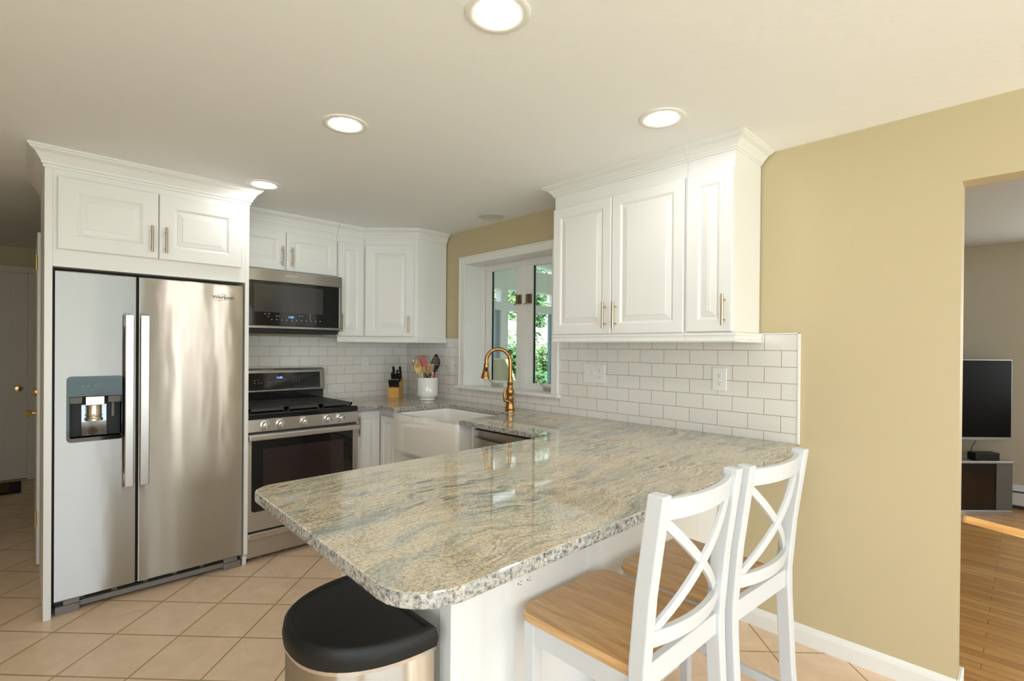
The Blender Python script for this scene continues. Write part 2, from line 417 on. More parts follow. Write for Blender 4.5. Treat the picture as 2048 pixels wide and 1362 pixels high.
def raised_door(name, parent, P0, U, N, w, h, fw=.06, mat=WHITE, th=.019, fwv=None):
    """raised-panel door; P0 = lower-left corner of its front plane seen from in front"""
    W = frame_mat(P0, U, N); mb = MB(); fv = fwv or fw
    prof = [(0, 0, -th), (0, 0, -.004), (.004, .004, 0), (fw - .004, fv - .004, 0), (fw, fv, -.0015), (fw + .008, fv + .008, -.0075),
            (fw + .011, fv + .011, -.0075), (fw + .016, fv + .016, -.0055), (fw + .036, fv + .036, -.0015), (fw + .038, fv + .038, 0)]
    rings = [[W @ Vector(q) for q in ((a, b, n), (w - a, b, n), (w - a, h - b, n), (a, h - b, n))] for a, b, n in prof if 2 * a < w - .006]
    mb.loft(rings); return mb.build(name, mat, parent)
def slab_pull(parent, P, U, N, length=.14, vert=True, off=.032):
    """bar pull centred at P on the door face"""
    P, U, N = Vector(P), Vector(U), Vector(N); D = Vector((0, 0, 1)) if vert else U
    mb = MB(); a = P + N * off
    mb.tube([a - D * length / 2, a + D * length / 2], .0062, 14)
    for s in (-1, 1): mb.tube([P + D * s * length * .32, a + D * s * length * .32], .0042, 10)
    return mb.build('bar_pull', NICKEL, parent, smooth=True)
def sweep(path, prof, dirs, name, mat, parent, cap=True):
    """profile (out, z) along a horizontal path; dirs = outward (mitred) vector at each path point"""
    mb = MB(); rings = [[Vector((p[0] + d[0] * o, p[1] + d[1] * o, z)) for o, z in prof] for p, d in zip(path, dirs)]
    mb.loft(rings, cap); return mb.build(name, mat, parent)
def miter(n1, n2):
    n1, n2 = Vector(n1), Vector(n2); s = n1 + n2; return tuple(s / (1 + n1.dot(n2)))
def crown_prof(zb, out=.062):
    h = H - zb; k = [(0, 0), (.1, 0), (.1, .14), (.2, .18), (.22, .28), (.34, .42), (.56, .66), (.86, .80), (.9, .86), (1, .9), (1, .998), (0, .998)]
    return [(o * out, zb + z * h) for o, z in k]
RAILP = [(0, -.0), (0, -.046), (.014, -.046), (.018, -.040), (.018, -.036), (.010, -.030), (.010, -.02), (.016, -.014), (.016, -.004), (.008, 0)]

# ------------------------------------------------------------------ the room shell
struct('floor', MB().box(-4.6, .055, -7.4, 3.1, -.06, 0), TILE, 'beige ceramic floor tiles laid on the diagonal', 'floor')
# tile grid: turn the object so that its own axes follow the diagonal joints
flo = bpy.data.objects['floor']; ang = math.radians(-45.99)
TX, TY = -2.064, -1.3225
me = flo.data
Rz = Matrix.Rotation(ang, 4, 'Z'); Tm = Matrix.Translation((TX, TY, 0)) @ Rz
me.transform(Tm.inverted()); flo.matrix_world = Tm
struct('floor_living', MB().box(.055, 3.75, -5.7, -2.3, -.06, 0), PLANKS, 'honey oak strip floor of the living room', 'floor')
struct('ceiling', MB().box(-4.6, .11, -7.4, 3.1, H, H + .1), CEIL, 'off-white textured kitchen ceiling', 'ceiling')
struct('ceiling_living', MB().box(.11, 3.75, -5.7, -2.3, H, H + .1), LRCEIL, 'pale grey living room ceiling', 'ceiling')
w = MB()
w.box(0, .11, -.80, .12, 0, H); w.box(0, .11, -1.87, -.80, 0, 1.03); w.box(0, .11, -1.87, -.80, 2.07, H)
w.box(0, .11, -3.883, -1.87, 0, H); w.box(0, .11, -6.3, -3.883, 2.008, H); w.box(0, .11, -7.4, -6.3, 0, H)
struct('wall_right', w, YELLOW, 'yellow kitchen wall with the sink window', 'wall')
struct('wall_stove', MB().box(-2.48, 0, 0, .12, 0, H), YELLOW, 'yellow wall behind the range and refrigerator', 'wall')
w = MB()
w.box(-3.6, -1.9, 2.9, 3.0, 0, H)
struct('wall_hall', w, YELLOW, 'yellow end wall of the hall around the white door', 'wall')
struct('wall_hall_side', MB().box(-1.98, -1.9, .12, 2.9, 0, H), YELLOW, 'yellow side wall of the hall', 'wall')
struct('wall_hall_left', MB().box(-3.6, -3.5, .2, 3.0, 0, H), YELLOW, 'yellow left wall of the hall', 'wall')
w = MB(); w.box(-4.6, -3.5, .1, .2, 0, H)
struct('wall_front', w, YELLOW, 'yellow wall left of the hall', 'wall')
w = MB()
w.box(-4.5, -4.4, -7.4, .2, 0, .85); w.box(-4.5, -4.4, -7.4, .2, 2.05, H); w.box(-4.5, -4.4, -7.4, -6.3, .85, 2.05); w.box(-4.5, -4.4, -4.1, .2, .85, 2.05)  # opening added to let the left fill light in
struct('wall_left', w, YELLOW, 'yellow left wall out of view with an added light opening', 'wall')
w = MB()
w.box(-4.5, -4.3, -7.4, -7.3, 0, H); w.box(-4.3, -1.2, -7.4, -7.3, 2.05, H); 
e_ = [-1.2, -.74 - .07, -.74 + .07, -.43 - .05, -.43 + .05, -.085 - .055, -.085 + .055, .11]  # slits added for the bright strips reflected on the refrigerator door
for k in range(0, 8, 2): w.box(e_[k], e_[k + 1], -7.4, -7.3, 0, H)
for k in range(1, 7, 2): w.box(e_[k], e_[k + 1], -7.4, -7.3, 0, .18); w.box(e_[k], e_[k + 1], -7.4, -7.3, 2.06, H)
struct('wall_back', w, YELLOW, 'yellow back wall out of view with added door opening and light slits', 'wall')
w = MB(); w.box(3.62, 3.75, -4.6, -2.3, 0, H); w.box(3.62, 3.75, -5.7, -5.55, 0, H); w.box(3.62, 3.75, -5.55, -4.6, 0, .85); w.box(3.62, 3.75, -5.55, -4.6, 2.0, H)  # includes an unseen opening added for the living room fill
struct('wall_living_far', w, LRWALL, 'pale living room wall behind the television', 'wall')
struct('wall_living_side', MB().box(.11, 3.62, -2.45, -2.3, 0, H), LRWALL, 'pale living room side wall', 'wall')
w = MB()
w.box(.11, 2.0, -5.7, -5.6, 0, H); w.box(2.27, 3.62, -5.7, -5.6, 0, H); w.box(2.0, 2.27, -5.7, -5.6, 0, .85); w.box(2.0, 2.27, -5.7, -5.6, 2.2, H)
struct('wall_living_back', w, LRWALL, 'pale living room wall with a window', 'wall')

# subway tile
w = MB()
w.box(-.008, 0, -.80, 0, ZC, 1.428); w.box(-.008, 0, -1.87, -.80, ZC, 1.03); w.box(-.008, 0, -3.318, -1.87, ZC, 1.428)
struct('wall_backsplash_right', w, SUBX, 'white subway tile under the right-hand cabinets', 'backsplash')
struct('wall_backsplash_stove', MB().box(-1.62, -.008, -.008, 0, .85, 1.428), SUBY, 'white subway tile behind the range', 'backsplash')
w = MB(); w.box(-.012, 0, -3.330, -3.318, ZC, 1.434); w.box(-.012, 0, -3.330, -3.146, 1.428, 1.434)
struct('trim_1', w, TRIMW, 'white edge strip ending the subway tile', 'trim', bevel=.002)
# baseboards
bp = [(0, 0), (.014, 0), (.014, .062), (.010, .074), (.006, .080), (.0, .086)]
def baseboard(name, a, b, n, label):
    mb = MB(); mb.loft([[Vector((p[0] + n[0] * o, p[1] + n[1] * o, z)) for o, z in bp] for p in (a, b)])
    return struct(name, mb, TRIMW, label, 'baseboard')
baseboard('baseboard_right', (0, -3.043), (0, -3.883), (-1, 0), 'white baseboard under the yellow wall')
mb = MB(); mb.box(.0, .11, -3.897, -3.883, 0, .086); mb.box(.11, .124, -3.897, -2.45, 0, .086)
struct('baseboard_opening', mb, TRIMW, 'white baseboard round the end of the wall', 'baseboard', bevel=.003)

# ------------------------------------------------------------------ kitchen window
win = bpy.data.objects.new('window_1', None); COL.objects.link(win); win.location = (0, -1.335, 1.03)
tag(win, 'white two-sash casement window over the sink', 'window', kind='structure')
WY0, WY1, WZ0, WZ1, WD = -1.807, -.866, 1.042, 2.025, .15
m = MB()
for (y0, y1, z0, z1) in ((WY0 - .062, WY0, WZ0, WZ1 + .062), (WY1, WY1 + .066, WZ0, WZ1 + .062), (WY0, WY1, WZ1, WZ1 + .062)):
    m.box(-.020, 0, y0, y1, z0, z1)
m.box(-.027, -.019, WY0 - .0625, WY0 - .050, WZ0, WZ1 + .0502); m.box(-.027, -.019, WY1 + .054, WY1 + .0665, WZ0, WZ1 + .0502); m.box(-.0271, -.019, WY0 - .0626, WY1 + .0666, WZ1 + .0504, WZ1 + .0625)
m.build('casing', TRIMW, win, bevel=.003)
m = MB(); m.box(-.042, WD, -1.882, -.775, 1.018, WZ0); m.build('sill', TRIMW, win, bevel=.005)
m = MB()
m.box(0, WD + .06, WY0 - .02, WY0, WZ0, WZ1); m.box(0, WD + .06, WY1, WY1 + .02, WZ0, WZ1); m.box(0, WD + .06, WY0, WY1, WZ1, WZ1 + .02)
m.build('jamb', TRIMW, win)
m = MB(); GX = .19
GL = ((-1.285, -.985), (-1.79, -1.455))
m.box(WD, WD + .06, WY1 - .05, WY1, WZ0, WZ1); m.box(WD, WD + .06, WY0, WY0 + .02, WZ0, WZ1); m.box(WD, WD + .06, -1.405, -1.34, WZ0, WZ1)
for a, b in ((WY0 + .02, -1.405), (-1.34, WY1 - .05)):
    m.box(WD, WD + .06, a, b, WZ0, WZ0 + .03); m.box(WD, WD + .06, a, b, WZ1 - .045, WZ1)
m.build('frame', TRIMW, win, bevel=.003)
for (y0, y1) in GL:
    a, b, z0, z1 = y0 - .048, y1 + .062, WZ0 + .022, WZ1 - .022
    m = MB(); m.box(WD + .012, WD + .055, a, y0, z0, z1); m.box(WD + .012, WD + .055, y1, b, z0, z1)
    m.box(WD + .012, WD + .055, y0, y1, z0, WZ0 + .045); m.box(WD + .012, WD + .055, y0, y1, WZ1 - .05, z1)
    sash = m.build('sash', TRIMW, win, bevel=.004)
    MB().box(GX, GX + .004, y0, y1, WZ0 + .045, WZ1 - .05).build('pane', GLASS, sash)
    g = MB(); g.box(GX - .012, GX - .001, y1 - .008, y1 - .0005, WZ0 + .046, WZ1 - .051); g.build('gasket', BLACKP, sash)
for yc in (-1.325, -1.432):
    m = MB(); m.box(WD - .008, WD, yc - .03, yc + .03, 1.69, 1.76); m.box(WD - .022, WD - .008, yc - .012, yc + .004, 1.69, 1.76)
    m.tube([(WD - .015, yc - .004, 1.70), (WD - .03, yc + .012, 1.685), (WD - .034, yc + .024, 1.683)], .004, 8)
    m.build('latch', HINGEB, win, bevel=.002)
for yc in (-1.10, -1.665):
    m = MB(); m.prism([(WD - .05, yc - .055), (WD, yc - .06), (WD, yc + .06), (WD - .035, yc + .05)], WZ0, WZ0 + .028)
    m.tube([(WD - .03, yc + .02, WZ0 + .025), (WD - .05, yc + .06, WZ0 + .05), (WD - .055, yc + .085, WZ0 + .078)], [.007, .006, .005], 8)
    m.sphere((WD - .055, yc + .087, WZ0 + .082), .009)
    m.build('crank', flat('crank_metal', (.50, .47, .38), .35, .6), win, bevel=.003)

# ------------------------------------------------------------------ granite worktop
out = [(-.853, -.009), (-.853, -.662), (-.668, -.662), (-.690, -.915), (-.234, -.945), (-.234, -1.662), (-.704, -1.672), (-.699, -2.397),
       (-2.088, -2.398), (-2.122, -3.350), (-.30, -3.350), (-.009, -3.323), (-.009, -.009)]
rad = [0, 0, .0, .012, .03, .03, .012, 0, .075, .115, 0, 0, 0]
top = MB(); top.prism(round_poly(out, rad), ZB, ZC)
top = top.build('granite_countertop', GRANITE, bevel=.005)
tag(top, 'polished beige and grey veined granite worktop with breakfast peninsula', 'countertop')

# ------------------------------------------------------------------ upper cabinets, right wall
X_, Y_ = (1, 0, 0), (0, 1, 0); NX, NY = (-1, 0, 0), (0, -1, 0)
def front_x(y_left, z):  # doors on the right wall are seen from -x: their left is +y
    return (y_left, z)
FXR = -.316
cab = thing('wall_cabinet', 'wide white double-door wall cabinet right of the window', 'cabinet', (FXR / 2, -2.5, 1.434), 'white wall cabinets')
m = MB(); m.box(FXR, -.009, -2.925, -2.092, 1.43, 2.252); m.build('carcass', WHITE, cab, bevel=.002)
d = raised_door('door', cab, (-.3355, -2.095, 1.432), NY, NX, .409, .738, .056)
slab_pull(d, (-.3355, -2.474, 1.531), NY, NX)
d = raised_door('door', cab, (-.3355, -2.508, 1.432), NY, NX, .410, .738, .056)
slab_pull(d, (-.3355, -2.540, 1.531), NY, NX)
sweep([(FXR, -2.092), (FXR, -2.925)], [(o, 1.433 + z) for o, z in RAILP], [NX, NX], 'light_rail', WHITE, cab)
cp = crown_prof(2.246)
sweep([(-.012, -2.092), (FXR, -2.092), (FXR, -2.925)], cp, [Y_, miter(Y_, NX), NX], 'crown_molding', WHITE, cab)
cab = thing('wall_cabinet', 'narrow white single-door wall cabinet at the end of the run', 'cabinet', (FXR / 2, -3.04, 1.434), 'white wall cabinets')
m = MB(); m.box(FXR, -.009, -3.148, -2.926, 1.43, 2.252); m.build('carcass', WHITE, cab, bevel=.002)
d = raised_door('door', cab, (-.3355, -2.930, 1.434), NY, NX, .217, .734, .062, fwv=.058)
slab_pull(d, (-.3355, -3.117, 1.531), NY, NX)
sweep([(FXR, -2.926), (FXR, -3.148), (-.012, -3.148)], [(o, 1.433 + z) for o, z in RAILP], [NX, miter(NX, NY), NY], 'light_rail', WHITE, cab)
sweep([(FXR, -2.926), (FXR, -3.148), (-.012, -3.148)], cp, [NX, miter(NX, NY), NY], 'crown_molding', WHITE, cab)

# ------------------------------------------------------------------ upper cabinets, stove wall
FY = -.295; DY = -.3146
cs = crown_prof(2.215, .055)
dg = Vector((-1, -1, 0)).normalized()
cab = thing('wall_cabinet', 'short white double-door wall cabinet above the microwave', 'cabinet', (-1.22, FY / 2, 1.9), 'white wall cabinets')
m = MB(); m.box(-1.595, -.836, FY, -.009, 1.884, 2.222); m.build('carcass', WHITE, cab, bevel=.002)
d = raised_door('door', cab, (-1.592, DY, 1.897), X_, NY, .366, .278, .058)
slab_pull(d, (-1.259, DY, 1.997), X_, NY)
d = raised_door('door', cab, (-1.222, DY, 1.897), X_, NY, .380, .278, .058)
slab_pull(d, (-1.191, DY, 1.997), X_, NY)
sweep([(-1.532, FY), (-.836, FY)], cs, [NY, NY], 'crown_molding', WHITE, cab)
CX0, CY1 = -.606, -.606
cab = thing('wall_cabinet', 'narrow white wall cabinet between the microwave and the corner', 'cabinet', (-.72, FY / 2, 1.43), 'white wall cabinets')
m = MB(); m.box(-.834, CX0 - .002, FY, -.009, 1.43, 2.222); m.build('carcass', WHITE, cab, bevel=.002)
d = raised_door('door', cab, (-.830, DY, 1.436), X_, NY, .216, .738, .056)
slab_pull(d, (-.805, DY, 1.539), X_, NY)
sweep([(-.834, FY), (CX0, FY)], [(o, 1.433 + z) for o, z in RAILP], [NY, tuple(miter(NY, dg))], 'light_rail', WHITE, cab)
sweep([(-.834, FY), (CX0, FY)], cs, [NY, miter(NY, dg)], 'crown_molding', WHITE, cab)
cab = thing('wall_cabinet', 'white diagonal corner wall cabinet above the knife block', 'cabinet', (-.3, -.3, 1.43), 'white wall cabinets')
m = MB(); m.prism([(-.009, -.009), (CX0, -.009), (CX0, FY), (FY, CY1), (-.009, CY1)], 1.43, 2.222); m.build('carcass', WHITE, cab, bevel=.002)
du = Vector((1, -1, 0)).normalized(); p0 = Vector((CX0, FY, 0)); p1 = Vector((FY, CY1, 0)); L = (p1 - p0).length
d = raised_door('door', cab, p0 + du * .018 + dg * .0196 + Vector((0, 0, 1.436)), du, dg, L - .045, .738, .068)
slab_pull(d, p0 + du * (L - .062) + dg * .0196 + Vector((0, 0, 1.535)), du, dg, .135)
pth = [(CX0, FY), (FY, CY1), (-.012, CY1)]; drs = [miter(NY, dg), miter(dg, NY), NY]
sweep(pth, [(o, 1.433 + z) for o, z in RAILP], drs, 'light_rail', WHITE, cab)
sweep(pth, cs, drs, 'crown_molding', WHITE, cab)

# ------------------------------------------------------------------ refrigerator enclosure
PY = -.736
cab = thing('refrigerator_enclosure', 'tall white cabinet surround with two doors above the refrigerator', 'cabinet', (-2.05, -.37, 0))
m = MB(); m.box(-2.516, -2.486, PY, -.001, 0, 2.225); m.build('side_panel', WHITE, cab, bevel=.002)
m = MB(); m.prism([(PY, .075), (PY + .02, .055), (PY + .03, 0), (-.009, 0), (-.009, 2.225), (PY, 2.225)], -1.619, -1.597, Matrix(((0, 0, 1, 0), (1, 0, 0, 0), (0, 1, 0, 0), (0, 0, 0, 1)))); m.build('side_panel', WHITE, cab, bevel=.002)
m = MB(); m.box(-2.486, -1.619, PY, -.009, 1.735, 2.225); m.build('carcass', WHITE, cab, bevel=.002)
d = raised_door('door', cab, (-2.470, PY - .021, 1.821), X_, NY, .409, .356, .072)
slab_pull(d, (-2.093, PY - .021, 1.923), X_, NY)
d = raised_door('door', cab, (-2.057, PY - .021, 1.821), X_, NY, .412, .356, .072)
slab_pull(d, (-2.029, PY - .021, 1.923), X_, NY)
sweep([(-2.516, -.012), (-2.516, PY), (-1.597, PY), (-1.597, -.36)], crown_prof(2.212, .062), [NX, miter(NX, NY), miter(NY, X_), X_], 'crown_molding', WHITE, cab)

# ------------------------------------------------------------------ refrigerator
fr = thing('refrigerator', 'stainless side-by-side refrigerator with water dispenser', 'refrigerator', (-2.05, -.37, 0))
m = MB(); m.box(-2.474, -1.627, -.655, -.03, .03, 1.70); m.build('body', DGREY, fr, bevel=.004)
FRY = -.725
DX0, DX1, DZ0, DZ1 = -2.433, -2.202, .858, 1.190
def fridge_door(x0, x1, hole=None):
    mb = MB(); z0, z1, yb = .072, 1.718, -.66
    if not hole:
        mb.box(x0, x1, FRY, yb, z0, z1)
    else:
        a, b, c, e = hole
        o = [mb.bm.verts.new((x, FRY, z)) for x, z in ((x0, z0), (x1, z0), (x1, z1), (x0, z1))]
        i = [mb.bm.verts.new((x, FRY, z)) for x, z in ((a, c), (b, c), (b, e), (a, e))]
        k = [mb.bm.verts.new((x, yb, z)) for x, z in ((x0, z0), (x1, z0), (x1, z1), (x0, z1))]
        q = [mb.bm.verts.new((x, yb + .002, z)) for x, z in ((a, c), (b, c), (b, e), (a, e))]
        for n in range(4):
            p = (n + 1) % 4
            mb.bm.faces.new((o[n], o[p], i[p], i[n])); mb.bm.faces.new((o[n], k[n], k[p], o[p])); mb.bm.faces.new((i[n], i[p], q[p], q[n]))
        mb.bm.faces.new(k[::-1]); mb.bm.faces.new(q)
    return mb.build('door', STEEL, fr, bevel=.006, seg=3, angle=60)
dl = fridge_door(-2.477, -2.154, (DX0 + .012, DX1 - .012, DZ0 + .02, DZ1 - .02)); dr = fridge_door(-2.143, -1.624)
tag(dl, 'freezer door with dispenser', None); tag(dr, 'fresh food door with logo', None)
for dd_, x0, x1 in ((dl, -2.206, -2.168), (dr, -2.143 + .002, -2.101)):
    mb = MB(); mb.box(x0, x1, -.790, -.772, .606, 1.511); mb.box(x0 + .004, x1 - .004, -.775, -.724, .63, .67); mb.box(x0 + .004, x1 - .004, -.775, -.724, 1.45, 1.49)
    mb.build('handle', HANDLE_STEEL, dd_, bevel=.004)
mb = MB(); mb.box(-2.154, -2.143, -.70, -.655, .072, 1.718); mb.build('center_gasket', BLACKP, fr)
mb = MB(); mb.box(-2.484, -2.478, -.70, -.655, .06, 1.72); mb.build('side_gap_strip', BLACKP, fr)  # black strip filling the gap beside the freezer door
# dispenser
rr = rrect(DX0, DX1, DZ0, DZ1, .02); rim_in = [(min(max(x, DX0 + .012), DX1 - .012), min(max(z, DZ0 + .02), 1.088)) for x, z in rr]
mb = MB(); A = [mb.bm.verts.new((x, FRY - .004, z)) for x, z in rr]; B = [mb.bm.verts.new((x, FRY + .001, z)) for x, z in rr]
for i in range(len(rr)):
    j = (i + 1) % len(rr); mb.bm.faces.new((A[i], A[j], B[j], B[i]))
Cc = [mb.bm.verts.new((x, FRY - .004, z)) for x, z in rim_in]; Dd = [mb.bm.verts.new((x, FRY + .06, z)) for x, z in rim_in]
for i in range(len(rr)):
    j = (i + 1) % len(rr)
    for q in ((A[i], Cc[i], Cc[j], A[j]), (Cc[i], Dd[i], Dd[j], Cc[j])):
        try: mb.bm.faces.new(q)
        except ValueError: pass
bmesh.ops.remove_doubles(mb.bm, verts=mb.bm.verts, dist=1e-6)
disp = mb.build('dispenser', BLACKG, fr)
mb = MB(); mb.box(DX0 + .012, DX1 - .012, FRY + .055, FRY + .062, DZ0 + .015, 1.09); mb.build('cavity_back', BLACKP, disp)
mb = MB(); mb.box(-2.4205, -2.372, FRY - .002, FRY + .03, 1.052, 1.086); mb.build('housing', DGREY, disp, bevel=.003)
mb = MB(); mb.box(-2.270, -2.2145, FRY - .002, FRY + .03, 1.052, 1.086); mb.build('housing', DGREY, disp, bevel=.003)
XN = -2.322
mb = MB(); mb.box(XN - .038, XN + .037, FRY - .012, FRY + .04, 1.042, 1.086)
mb.lathe([(.036, .0), (.036, .012), (.031, .016), (.031, .024), (.034, .026), (.034, .03), (.031, .033), (.031, .082)], (XN - .002, FRY + .022, .960), 28)
mb.build('nozzle', flat('champagne_metal', (.66, .58, .45), .3, .85), disp, bevel=.002, smooth=True)
mb = MB(); rings = []
for z, y in ((.885, .018), (.905, .034), (.93, .046), (.96, .05), (1.04, .052)):
    rings.append([(XN - .05, FRY + y, z), (XN + .05, FRY + y, z), (XN + .05, FRY + y + .003, z), (XN - .05, FRY + y + .003, z)])
mb.loft(rings); mb.build('paddle', flat('dark_chrome', (.22, .23, .24), .12, 1.0), disp, smooth=True)
mb = MB(); mb.tube([(-2.245, FRY + .045, 1.05), (-2.245, FRY + .045, .975)], .008, 12); mb.build('water_spout', GREYP, disp, smooth=True)
mb = MB()
for x, z, wd in ((-2.372, 1.138, .008), (-2.35, 1.139, .01), (-2.360, 1.121, .010), (-2.334, 1.122, .007)): mb.box(x - wd / 2, x + wd / 2, FRY - .0046, FRY - .004, z - .0015, z + .0015)
for a, b in (((-2.325, 1.158), (-2.321, 1.134)), ((-2.321, 1.134), (-2.302, 1.134)), ((-2.302, 1.134), (-2.298, 1.158)), ((-2.323, 1.148), (-2.300, 1.148))):
    mb.tube([(a[0], FRY - .0045, a[1]), (b[0], FRY - .0045, b[1])], .0008, 6)
mb.build('control_lettering', PRINT, disp)
# base grille
mb = MB(); mb.box(-2.42, -1.68, -.70, -.64, .018, .046); mb.box(-2.42, -1.68, -.68, -.64, .046, .066)
g = mb.build('base_grille', GREYP, fr, bevel=.003)
mb = MB()
for k in range(5): mb.box(-2.36 + k * .135, -2.25 + k * .135, -.702, -.68, .048, .060)
mb.build('louver', BLACKP, g)
for x0, x1 in ((-2.472, -2.378), (-1.722, -1.628)):
    mb = MB(); mb.box(x0, x1, -.712, -.65, .0, .040); mb.build('foot_cover', GREYP, fr, bevel=.004)
    mb = MB(); mb.box(x0 + (.03 if x0 < -2 else 0), x1 - (.0 if x0 < -2 else .02), -.715, -.66, .043, .070); mb.build('hinge_cover', GREYP, fr, bevel=.004)
text('logo_lettering', 'Whirlpool', .027, LOGO, dr, (-1.735, FRY - .0012, 1.630), X_, NY, bold=.0004)
mb = MB(); mb.tube([(-1.755 + .034 * math.cos(t), FRY - .001, 1.639 + .019 * math.sin(t)) for t in [math.radians(a) for a in range(200, 345, 8)]], [.0004 + .0012 * math.sin(PI * k / 18) for k in range(19)], 6)
mb.tube([(-1.735 + .022 * math.cos(t), FRY - .001, 1.642 + .015 * math.sin(t)) for t in [math.radians(a) for a in range(30, 150, 8)]], [.0004 + .001 * math.sin(PI * k / 14) for k in range(15)], 6)
mb.build('logo_ring', LOGOG, dr, smooth=True)

# ------------------------------------------------------------------ microwave
MY = -.416
mw = thing('microwave', 'over-the-range microwave with black glass door', 'microwave', (-1.22, -.2, 1.444))
mb = MB(); mb.box(-1.594, -.850, MY + .03, -.009, 1.462, 1.876); mb.build('body', DGREY, mw, bevel=.003)
mb = MB(); mb.box(-1.594, -.847, MY, MY + .03, 1.799, 1.878); mb.box(-1.594, -.847, MY, MY + .03, 1.474, 1.491); mb.box(-.871, -.847, MY, MY + .03, 1.491, 1.799); mb.box(-1.594, -1.588, MY, MY + .03, 1.491, 1.799)
mf = mb.build('front_frame', STEEL2, mw, bevel=.003)
mb = MB(); mb.box(-1.588, -.871, MY + .001, MY + .03, 1.491, 1.799); gd = mb.build('glass_door', BLACKG, mw, bevel=.004)
mb = MB(); mb.box(-1.47, -.996, MY + .0002, MY + .002, 1.586, 1.776); mb.build('viewing_window', MWG, gd)
mb = MB(); mb.box(-1.590, -.868, MY + .02, -.02, 1.443, 1.474); mb.build('bottom_vent', BLACKP, mw, bevel=.004)
mb = MB(); mb.box(-1.30, -1.185, MY + .0002, MY + .002, 1.545, 1.578); mb.build('display_panel', flat('display_dark', (.03, .03, .035), .1), gd)
text('clock_digits', '11:07', .017, DISPLAY, gd, (-1.226, MY - .0004, 1.550), X_, NY)
def button(x0, x1, z0, z1): MB().box(x0, x1, MY - .0002, MY + .001, z0, z1).build('button', PRINT, gd)
for k in range(11): button(-1.36 + k * .034, -1.352 + k * .034, 1.532, 1.538)
for x, z in ((-1.40, 1.572), (-1.375, 1.574), (-1.378, 1.556), (-1.325, 1.561), (-1.308, 1.561), (-1.165, 1.568), (-1.145, 1.568), (-1.09, 1.58), (-1.09, 1.565), (-1.09, 1.55)):
    button(x - .005, x + .005, z - .002, z + .002)
text('logo_lettering', 'Whirlpool', .019, LOGOL, mf, (-1.224, MY - .0006, 1.840), X_, NY)

# ------------------------------------------------------------------ range
RX0, RX1, RY = -1.594, -.857, -.70
rg = thing('range', 'stainless gas range with black cooktop and backguard', 'range', ((RX0 + RX1) / 2, -.35, 0))
mb = MB(); mb.box(RX0 + .004, RX1 - .004, RY + .03, -.03, .03, .885); mb.build('body', DGREY, rg, bevel=.003)
for x in (RX0 + .06, RX1 - .06):
    for y in (-.62, -.10):
        mb = MB(); mb.lathe([(.018, 0), (.018, .012), (.010, .014), (.010, .032)], (x, y, 0), 14); mb.build('foot', BLACKP, rg)
mb = MB(); mb.box(RX0, RX1, RY - .004, -.06, .888, .928); ck = mb.build('cooktop', ENAMEL, rg, bevel=.010, seg=3)
for k in range(3):
    gx0 = RX0 + .022 + k * .233; gx1 = gx0 + .227; mb = MB()
    for y in (-.655, -.40, -.135): mb.box(gx0, gx1, y, y + .02, .934, .950)
    for x in (gx0, gx1 - .014): mb.box(x, x + .014, -.655, -.115, .934, .950)
    for q in range(11): mb.box(gx0 + .014 + q * .0195, gx0 + .022 + q * .0195, -.65, -.12, .938, .9495)
    for q in range(26): mb.box(gx0 + .01, gx1 - .01, -.645 + q * .02, -.638 + q * .02, .938, .9490)
    for x in (gx0 + .005, gx1 - .017):
        for y in (-.65, -.13): mb.box(x, x + .012, y, y + .012, .927, .936)
    mb.build('grate', IRON, rg)
for x, y in ((RX0 + .15, -.52), (RX0 + .15, -.25), (-1.225, -.40), (RX1 - .15, -.52), (RX1 - .15, -.25)):
    mb = MB(); mb.lathe([(.045, 0), (.045, .004), (.03, .006), (.03, .009), (.0001, .0095)], (x, y, .9285), 20); mb.build('burner_cap', IRON, rg, smooth=True)
mb = MB(); mb.prism([(RY - .006, .812), (RY - .001, .889), (RY + .04, .889), (RY + .04, .812)], RX0, RX1, Matrix(((0, 0, 1, 0), (1, 0, 0, 0), (0, 1, 0, 0), (0, 0, 0, 1))))
pn = mb.build('control_panel', STEEL2, rg, bevel=.002)
for x in (-1.491, -1.397, -1.242, -1.084, -.992):
    mt = Matrix.Rotation(math.radians(90), 4, 'X')
    mb = MB(); mb.lathe([(.027, -.002), (.027, .006), (.021, .008), (.020, .028), (.017, .031), (.0001, .032)], (x, RY - .004, .853), 28, mt)
    kb = mb.build('knob', CHROME, pn, smooth=True)
    mb = MB(); mb.box(x - .006, x + .006, RY - .047, RY - .034, .834, .872); mb.build('grip', HANDLE_STEEL, kb, bevel=.003)
mb = MB(); mb.box(RX0 + .01, RX1 - .01, RY + .004, RY + .03, .796, .812); mb.build('vent_slot', SLOT, rg)
od = MB(); od.box(RX0, RX1, RY, RY + .035, .190, .796); od = od.build('oven_door', STEEL2, rg, bevel=.004)
mb = MB(); mb.prism(rrect(-1.567, -.896, .31, .768, .02), -.0015, .001, frame_mat((0, RY, 0), X_, NY)); og = mb.build('oven_window', BLACKG, od)
mb = MB(); mb.box(-1.50, -.965, RY - .0022, RY - .0012, .36, .70); mb.build('inner_glass', OVENG, og)
mb = MB(); mb.box(RX0 + .002, RX1 - .002, RY - .042, RY - .022, .762, .797); mb.box(RX0 + .01, RX0 + .05, RY - .03, RY, .765, .792); mb.box(RX1 - .05, RX1 - .01, RY - .03, RY, .765, .792)
mb.build('handle', HANDLE_STEEL, od, bevel=.006, seg=3)
mb = MB(); mb.box(RX0 + .006, RX1 - .006, RY + .012, RY + .03, .168, .19); mb.build('door_gap', SLOT, rg)
dw_ = MB(); dw_.box(RX0, RX1, RY, RY + .035, .028, .168); dw_ = dw_.build('drawer', STEEL2, rg, bevel=.004)
